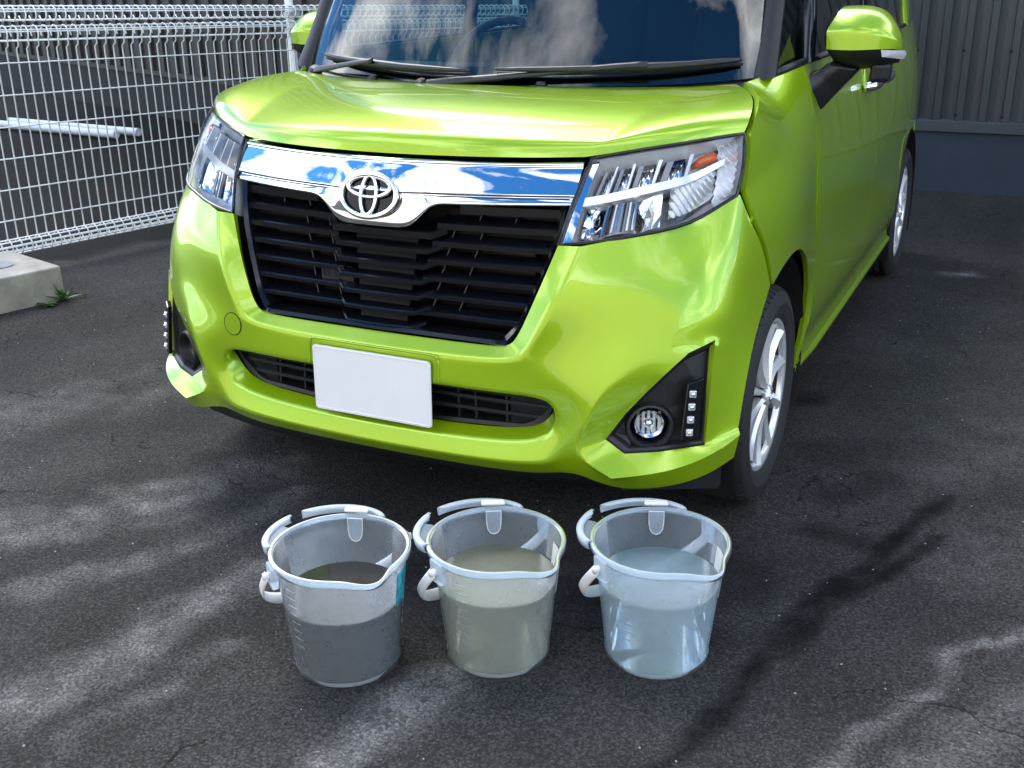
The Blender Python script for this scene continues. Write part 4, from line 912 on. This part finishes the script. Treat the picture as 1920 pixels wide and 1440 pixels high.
# ---- fog lamp bezels with daytime running lights
bez_o = [BV['B%d' % i] for i in range(10)]
def make_fog(s):
    n = Vector((.42, -.90, .05)).normalized(); c = Vector((.705,.105,.40))
    v, f = [], []
    def inset(p, k, d): p = Vector(p); return p.lerp(c, k) - n*d
    rings = [[inset(p, .0, .001) for p in bez_o], [inset(p, .035, .006) for p in bez_o], [inset(p, .10, .010) for p in bez_o], [inset(p, .16, .020) for p in bez_o]]
    bm = bmesh.new(); R_ = [[bm.verts.new((s*p.x, p.y, p.z)) for p in r] for r in rings]
    for A, B in zip(R_, R_[1:]):
        for i in range(10): bm.faces.new((A[i],A[(i+1)%10],B[(i+1)%10],B[i]))
    fcp = Vector((.664,.098,.372)); nq = n.to_track_quat('Z','Y').to_matrix(); dpl = sum(((p-fcp).dot(n) for p in rings[-1]))/10
    cv = [bm.verts.new((s*(fcp+nq @ Vector((math.cos(a)*.053, math.sin(a)*.053, dpl+.004))).x, (fcp+nq @ Vector((math.cos(a)*.053, math.sin(a)*.053, dpl+.004))).y, (fcp+nq @ Vector((math.cos(a)*.053, math.sin(a)*.053, dpl+.004))).z)) for a in [2*math.pi*i/24 for i in range(24)]]
    ed = [bm.edges.new((cv[i], cv[(i+1) % 24])) for i in range(24)] + [e_ for e_ in (bm.edges.get((R_[-1][i], R_[-1][(i+1) % 10])) for i in range(10))]
    bmesh.ops.triangle_fill(bm, edges=ed, use_beauty=True, use_dissolve=False)
    fb = obj('fog_lamp_bezel', from_bm('fog_lamp_bezel', bm), black, CAR)
    # round lamp pod
    fc = Vector((.664,.098,.372)); q = n.to_track_quat('Z','Y').to_matrix()
    def at(x, y, z): p = fc + q @ Vector((x,y,z)); return (s*p.x, p.y, p.z)
    def lath(name, prof, m, par, nn=36, ex=1.0):
        rows = [[at(r*ex*math.cos(2*math.pi*i/nn), r*math.sin(2*math.pi*i/nn), h) for i in range(nn)] for r, h in prof]
        o = obj(name, grid_me(name, rows, True), m, par, True); o.modifiers.new('es','EDGE_SPLIT').split_angle = R(45); return o
    pod = lath('lamp_ring', [(.057,-.03),(.056,.000),(.052,.007),(.048,.008),(.045,.002),(.042,-.05)], black, fb)
    lath('lamp_bowl', [(.042,-.05),(.0,-.055)], dark, fb)
    lp = lath('reflector', [(.033,-.016),(.027,-.030),(.014,-.042),(.0,-.046)], chrome, fb)
    bm = bmesh.new(); bmesh.ops.create_uvsphere(bm, u_segments=20, v_segments=10, radius=.013); bmesh.ops.translate(bm, verts=bm.verts, vec=Vector(at(0,0,-.028))); obj('bulb_cap', from_bm('bulb_cap', bm), satin, fb, True)
    for k in range(-2, 3): obj('reflector_facet', prism_me('reflector_facet', [at(.012*k-.004,-.026,-.028),at(.012*k+.004,-.026,-.028),at(.012*k+.003,.026,-.030),at(.012*k-.003,.026,-.030)], tuple(Vector((-s*n.x,-n.y,-n.z))*.004)), led, fb)
    lath('lens', [(.037,-.018),(.030,-.013),(.018,-.010),(.0,-.009)], lens_m, fb)
    # running-light strip
    def dp(a, b2, d): p = Vector((.7490+.0035*a, .124+.004*a+.022*(b2-.5), .350+.134*b2)) + Vector((.0,-.0,0)) + n*d + Vector((.012*a*0,0,0)); p.x += .012*a; p.y += .010*a; return (s*p.x, p.y, p.z)
    strip = obj('running_light', prism_me('running_light', [dp(-1,0,-.006),(dp(1,.0,-.006)),dp(1.1,1.03,-.006),dp(-.75,.96,-.006)], tuple(Vector((s*n.x,n.y,n.z))*.014)), gloss_black, fb); bev(strip, .003, 2)
    for k in range(4):
        p = dp(-.02,.14+.215*k,.0095); bm = bmesh.new(); bmesh.ops.create_cube(bm, size=1, matrix=Matrix.Translation(p) @ Matrix.Rotation(s*R(25),4,'Z') @ Matrix.Diagonal((.016,.006,.017,1)))
        o = obj('led', from_bm('led', bm), led, fb); bev(o, .0025, 2)
        bm = bmesh.new(); bmesh.ops.create_uvsphere(bm, u_segments=10, v_segments=6, radius=.005, matrix=Matrix.Translation(Vector(p)+Vector((s*n.x,n.y,n.z))*.0025)); obj('led_dome', from_bm('led_dome', bm), chrome, fb, True)
make_fog(1); make_fog(-1)

# ---- headlights
HB = [(.446,.081,.772),(.520,.102,.780),(.600,.140,.793),(.700,.208,.816),(.770,.338,.858)]
HT = [(.478,.194,.944),(.524,.222,.952),(.580,.254,.961),(.675,.320,.974),(.760,.412,.983)]
HBs, HTs = HB, HT
def hp(a, t2, d=0.0):
    """point of the lamp: a along from the grille outwards, t2 from bottom to top, d inwards"""
    b2, tt = cr_spline(HBs, a), cr_spline(HTs, a); p = b2.lerp(tt, t2)
    tang = (cr_spline(HBs, min(1,a+.03))-cr_spline(HBs, max(0,a-.03))).normalized(); up = (tt-b2).normalized(); nn = tang.cross(up).normalized()
    if nn.y > 0: nn = -nn
    return p + nn*(.010*math.sin(math.pi*t2)*1.0) - nn*d
def make_head(s):
    S = lambda p: (s*p[0], p[1], p[2])
    def patch(name, a0, a1, t0, t1, d, m, par, na=10, ntt=5, smooth=True, dfun=None):
        rows = []
        for j in range(ntt+1):
            rows.append([S(hp(a0+(a1-a0)*i/na, t0+(t1-t0)*j/ntt, d if dfun is None else dfun(i/na, j/ntt))) for i in range(na+1)])
        me = grid_me(name, rows)
        if s < 0: me.flip_normals()
        return obj(name, me, m, par, smooth)
    def bar4(name, A, B, th, depth, m, par, n=14):
        """bar through lamp coordinates A->B [(a,t)], thickness th (t units), front at d0, depth"""
        bm = bmesh.new(); R4 = []
        pts = resample([(a, t2, dd) for a, t2, dd in A], n)
        for p in pts:
            R4.append([bm.verts.new(S(hp(p.x, p.y+o_, p.z+dd))) for o_, dd in ((th/2,.004),(th/2-.01,0),(-th/2+.01,.003),(-th/2,.008),(-th/2,depth),(th/2,depth))])
        for X_, Y_ in zip(R4, R4[1:]):
            for i in range(6): bm.faces.new((X_[i],X_[(i+1)%6],Y_[(i+1)%6],Y_[i]))
        bm.faces.new(R4[0]); bm.faces.new(R4[-1][::-1]); o = obj(name, from_bm(name, bm), m, par, True); o.modifiers.new('es','EDGE_SPLIT').split_angle = R(30); return o
    # closed dark housing: back shell and its rim
    rows = []
    rim = [(i/16, 0) for i in range(17)] + [(1, j/6) for j in range(1, 7)] + [(1-i/16, 1) for i in range(1, 17)] + [(0, 1-j/6) for j in range(1, 6)]
    for d, k in ((.002,0),(.030,.01),(.075,.06)): rows.append([S(hp(a*(1-2*k)+k, t2*(1-2*k)+k, d)) for a, t2 in rim])
    h = hs = obj('headlight', grid_me('headlight', rows, True), lamp_bright, CAR, True)
    patch('back_shell', .04, .96, .04, .96, .072, grey_in, hs, 12, 5)
    gk = obj('gasket', tube_me('gasket', [S(hp(a, t2, .001)) for a, t2 in rim], .0042, 6, True), gloss_black, h, True)
    # silvery inner frame beside the grille
    patch('inner_trim', .02, .085, .03, .97, .012, chrome, hs, 3, 8)
    patch('inner_trim_side', .085, .12, .05, .92, .0, lamp_bright, hs, 3, 8, True, lambda u2, v2: .012+.045*u2)
    # top and bottom sills
    patch('upper_sill', .05, .97, .865, .985, .0, lamp_bright, hs, 14, 4, True, lambda u2, v2: .010+.040*(1-v2))
    patch('lower_sill', .05, .97, .015, .10, .0, lamp_bright, hs, 14, 3, True, lambda u2, v2: .010+.035*v2)
    patch('outer_trim', .91, .985, .05, .95, .0, led, hs, 6, 14, False, lambda u2, v2: .012+.006*((int(u2*6+.5)+int(v2*14+.5)) % 2)+.02*(1-u2))
    # divider: chrome blade curving up outwards
    bar4('divider', [(.085,.475,.008),(.30,.490,.008),(.55,.520,.010),(.75,.560,.014),(.93,.640,.020)], None, .115, .05, reflector, hs)
    # four upper cells
    patch('cell_cavity', .115, .735, .53, .875, .064, gloss_black, hs, 12, 4)
    def slab(name, poly, d, th, m):
        P_ = [hp(a, t2, d) for a, t2 in poly]; Q_ = [hp(a, t2, d+th) for a, t2 in poly]; n_ = len(poly); bm = bmesh.new()
        A_ = [bm.verts.new(S(p)) for p in P_]; B_ = [bm.verts.new(S(p)) for p in Q_]
        bm.faces.new(A_); bm.faces.new(B_[::-1])
        for i in range(n_): bm.faces.new((A_[i], B_[i], B_[(i+1) % n_], A_[(i+1) % n_]))
        return obj(name, from_bm(name, bm), m, hs)
    for k in range(4):
        a0 = .128+.150*k; a1 = a0+.150; lo = .545+.016*k
        patch('cell_reflector', a0+.045, a1-.018, lo, .84, .0, chrome, hs, 14, 4, False, lambda u2, v2: .056-.026*u2+.0045*math.sin(u2*26+v2*2))
        slab('cell_fin', [(a1-.020,lo),(a1-.004,lo),(a1+.026,.86),(a1+.006,.86)], .012, .035, lamp_bright)
        slab('cell_shade', [(a0+.020,lo),(a0+.050,lo),(a0+.082,.85),(a0+.048,.85)], .026, .02, grey_in)
        slab('cell_cap', [(a0+.03,.80),(a1-.03,.80),(a1-.005,.855),(a0+.04,.855)], .030, .012, gloss_black)
    # turn signal
    ts = patch('turn_reflector', .735, .905, .60, .86, .0, lamp_bright, hs, 12, 8, False, lambda u2, v2: .050-.008*((int(u2*12+.5)+int(v2*8+.5)) % 2))
    bm = bmesh.new(); tube(bm, [S(hp(.77,.735,.040)), S(hp(.80,.74,.022)), S(hp(.865,.76,.022)), S(hp(.885,.765,.034))], [.006,.011,.012,.007], 12); obj('amber_bulb', from_bm('amber_bulb', bm), orange, hs, True)
    # main beam bowl with its bulb shield
    bowl = patch('main_reflector', .13, .62, .09, .47, .0, chrome, hs, 16, 8, True, lambda u2, v2: .024+.050*(1-(2*u2-1)**2)*(1-.5*(2*v2-1)**2)+.0025*math.sin(u2*40))
    patch('main_lens_block', .27, .50, .10, .44, .0, grey_in, hs, 10, 6, True, lambda u2, v2: .028+.016*(2*u2-1)**2)
    for k in range(7): slab('shield_fin', [(.275+.034*k,.12),(.287+.034*k,.12),(.297+.033*k,.43),(.286+.033*k,.43)], .020+.008*abs(k-3)/3, .012, (chrome, gloss_black, reflector)[k % 3])
    # small faceted outer reflector
    patch('side_reflector', .655, .90, .16, .56, .0, led, hs, 16, 8, False, lambda u2, v2: .030-.009*((int(u2*16+.5)+int(v2*8+.5)) % 2)+.008*u2)
    bar4('bowl_edge', [(.63,.10,.014),(.645,.25,.018),(.66,.45,.020)], None, .05, .03, chrome, hs, 6)
    patch('lens', .0, 1.0, .0, 1.0, .0, lens_m, h, 24, 8)
make_head(1); make_head(-1)

# ================================================================== buckets
BH = .262
def bucket(c, rot, lab, wlab, wz, wm, grp, sticker):
    c = Vector(c); TS = R(-28+rot); TG = TS + math.pi
    bk = empty('bucket', tuple(c), lab, 'bucket', grp)
    def adiff(a, b2): return (a-b2+math.pi) % (2*math.pi) - math.pi
    def rad(th, z):
        q = z/BH; r = .1055+.0275*q
        d = adiff(th, TS); return r + .034*math.exp(-(d/.26)**2)*max(0, (q-.45)/.55)**2
    def pt(th, z, dr=0.0): r = rad(th, z)+dr; return c + Vector((r*math.cos(th), r*math.sin(th), z))
    n = 96; ths = [2*math.pi*i/n for i in range(n)]
    def lat(name, prof, m, smooth=True):      # prof: (z, dr)
        rows = [[pt(t2, z, dr) for t2 in ths] for z, dr in prof]; return obj(name, grid_me(name, rows, True), m, bk, smooth)
    zs = [.006+(BH-.008)*i/22 for i in range(23)]
    lat('wall', [(.006,-.004)]+[(z, 0) for z in zs], pp)
    bm = bmesh.new(); bm.faces.new([bm.verts.new(pt(t2, .006, -.004)) for t2 in ths]); obj('floor', from_bm('floor', bm), pp_thick, bk)
    lat('foot_ring', [(.012,.0012),(.003,.0015),(.0,.0005),(.0,-.003),(.006,-.004)], pp_thick)
    lat('rim', [(BH-.004,-.0005),(BH,.0003),(BH+.0015,.003),(BH+.001,.0065),(BH-.002,.0090),(BH-.012,.0098),(BH-.0135,.0092),(BH-.012,.0080),(BH-.004,.006),(BH-.001,.003)], pp_thick)
    # crescent grip opposite the spout, open at one place
    def grip(a0, a1, nm):
        rows = []; N2 = 26
        for i in range(N2+1):
            q = i/N2; th = TG+R(a0+(a1-a0)*q); e = adiff(th, TG)/R(62); w = .040*max(0, 1-e*e)**.7
            en = min(1, min(q, 1-q)*14+.25)
            rows.append([pt(th, BH-.001, .012+w-.014*en), pt(th, BH+.003, .012+w-.010), pt(th, BH+.003, .012+w-.002), pt(th, BH-.002, .012+w+.002), pt(th, BH-.016, .012+w+.001), pt(th, BH-.016, .012+w-.002)])
        o = obj(nm, grid_me(nm, rows), pp_grip, bk, True); so = o.modifiers.new('s','SOLIDIFY'); so.thickness = .0018; return o
    grip(-62, 4, 'grip'); grip(13, 62, 'grip')
    for q in (62, -62, 20, -38):             # webs joining grip and rim
        th = TG+R(q*.72); e = adiff(th, TG)/R(62); w = .040*max(0, 1-e*e)**.7
    def web(a0, a1):
        rows = []
        for i in range(11):
            th = TG+R(a0+(a1-a0)*i/10); e = adiff(th, TG)/R(62); w = .040*max(0, 1-e*e)**.7; rows.append([pt(th, BH-.004, .010), pt(th, BH-.005, .012+w-.004)])
        o = obj('grip_web', grid_me('grip_web', rows), pp_thick, bk, True)
    web(24, 62); web(-62, -36)
    # lugs and bail handle hanging down behind
    axs = [TS+R(93), TS-R(93)]; P0 = [pt(a, BH-.020, .014) for a in axs]
    for a in axs:
        t2 = Vector((-math.sin(a), math.cos(a), 0)); p = pt(a, 0, 0); rr_ = rad(a, BH-.02); base = c + Vector((math.cos(a), math.sin(a), 0))*(rr_+.002)
        rad_ = Vector((math.cos(a), math.sin(a), 0))
        bm = bmesh.new(); prism(bm, [base-t2*.022+Vector((0,0,BH-.005)), base+t2*.022+Vector((0,0,BH-.005)), base+t2*.018+Vector((0,0,BH-.052)), base-t2*.018+Vector((0,0,BH-.052))], rad_*.014)
        o = obj('lug', from_bm('lug', bm), pp_thick, bk); bev(o, .004, 2)
        obj('pivot_pin', tube_me('pivot_pin', [base+rad_*.010+Vector((0,0,BH-.026)), base+rad_*.026+Vector((0,0,BH-.026))], .0075, 12), handle_m, bk, True)
    A, B = [c + Vector((math.cos(a), math.sin(a), 0))*(rad(a, BH-.02)+.022) + Vector((0,0,BH-.026)) for a in axs]
    mid = (A+B)/2; half = (A-B)/2; gd = Vector((math.cos(TG), math.sin(TG), 0)); dn = (gd*.62 - Vector((0,0,1))*.79).normalized()
    pts = []
    for i in range(33):
        a = math.pi*i/32; pts.append(mid + half*math.cos(a)*(1+.22*math.sin(a)**1.2) + dn*(.165*math.sin(a)**.8))
    bm = bmesh.new(); R4 = []
    nrm = half.cross(dn).normalized()
    for i, p in enumerate(pts):
        t2 = (pts[min(i+1,32)]-pts[max(i-1,0)]).normalized(); w = t2.cross(nrm).normalized(); fl = .0105+.003*math.sin(math.pi*i/32)
        R4.append([bm.verts.new(p+nrm*fl*math.cos(2*math.pi*j/10)+w*.0035*math.sin(2*math.pi*j/10)) for j in range(10)])
    for X_, Y_ in zip(R4, R4[1:]):
        for j in range(10): bm.faces.new((X_[j],X_[(j+1)%10],Y_[(j+1)%10],Y_[j]))
    bm.faces.new(R4[0]); bm.faces.new(R4[-1][::-1]); obj('bail_handle', from_bm('bail_handle', bm), handle_m, bk, True)
    # clip on the far rim with its tongue inside
    th = TG-R(36); rd = Vector((math.cos(th), math.sin(th), 0)); tt = Vector((-math.sin(th), math.cos(th), 0)); base = c+rd*rad(th, BH)
    o = obj('clip', prism_me('clip', [base+rd*.004-tt*.026+Vector((0,0,BH+.003)), base+rd*.004+tt*.026+Vector((0,0,BH+.003)), base+rd*.020+tt*.024+Vector((0,0,BH+.004)), base+rd*.020-tt*.024+Vector((0,0,BH+.004))], (0,0,.007)), handle_m, bk); bev(o, .003, 2)
    tng = [(-.016,0),(.016,0),(.0155,-.025),(.0135,-.040),(.008,-.049),(0,-.052),(-.008,-.049),(-.0135,-.040),(-.0155,-.025)]
    poly = [c + rd*(rad(th, BH+z)-.004+.0) + tt*x + Vector((0,0,BH-.004+z)) for x, z in tng]
    o = obj('tongue', prism_me('tongue', poly, -rd*.002), pp_thick, bk)
    obj('tongue_edge', tube_me('tongue_edge', [p-rd*.003 for p in poly], .0013, 5, True), handle_m, bk, True)
    # moulded graduation marks on both sides
    for base_a in (TS-R(72), TS+R(64)):
        for k in range(8):
            z = .085+.019*k; obj('graduation_mark', tube_me('graduation_mark', [pt(base_a+R(a), z, .0008) for a in (-6,-3,0,3,6)], .0006, 4), pp_thick, bk, True)
    # label on the right-hand wall, white on its back
    la0, la1 = TS+R(36), TS+R(74)
    for nm, dr, m in (('label_front', .0012, sticker), ('label_back', -.0012, handle_m)):
        rows = [[pt(la0+(la1-la0)*i/10, z, dr) for i in range(11)] for z in (.15, .175, .20, .225)]; obj(nm, grid_me(nm, rows), m, bk, True)
    # the water stands in the bucket: a thing of its own
    rows = [[pt(t2, z, -.0022) for t2 in ths] for z in [.008+(wz-.008)*i/10 for i in range(11)]]
    me = grid_me('bucket_water', rows, True); bm = bmesh.new(); bm.from_mesh(me); bm.verts.ensure_lookup_table()
    bm.faces.new([bm.verts[10*n+i] for i in range(n)]); bm.faces.new([bm.verts[i] for i in range(n)][::-1]); bmesh.ops.recalc_face_normals(bm, faces=bm.faces); bm.to_mesh(me); bm.free()
    o = obj('bucket_water', me, wm, None, True); o.modifiers.new('es','EDGE_SPLIT').split_angle = R(50); tag(o, wlab, 'water')
teal = mat('teal_print', (0.03, 0.36, 0.44), 0.35, var=(60, 0.9)); white_lab = mat('white_print', (0.72, 0.76, 0.78), 0.4, var=(50, 0.2))
G = 'translucent buckets lined up before the car'
bucket((.218,-.485,0), -6, 'leftmost translucent spouted bucket, holding dark grey dirty water', 'dark grey dirty water in the leftmost bucket', .158, water_dirty, G, teal)
bucket((.488,-.327,0), 3, 'middle translucent spouted bucket, holding cloudy grey-green water', 'cloudy grey-green water in the middle bucket', .178, water_mid, G, white_lab)
bucket((.790,-.193,0), -4, 'rightmost translucent spouted bucket, holding nearly clear water', 'nearly clear pale water in the rightmost bucket', .176, water_clear, G, white_lab)
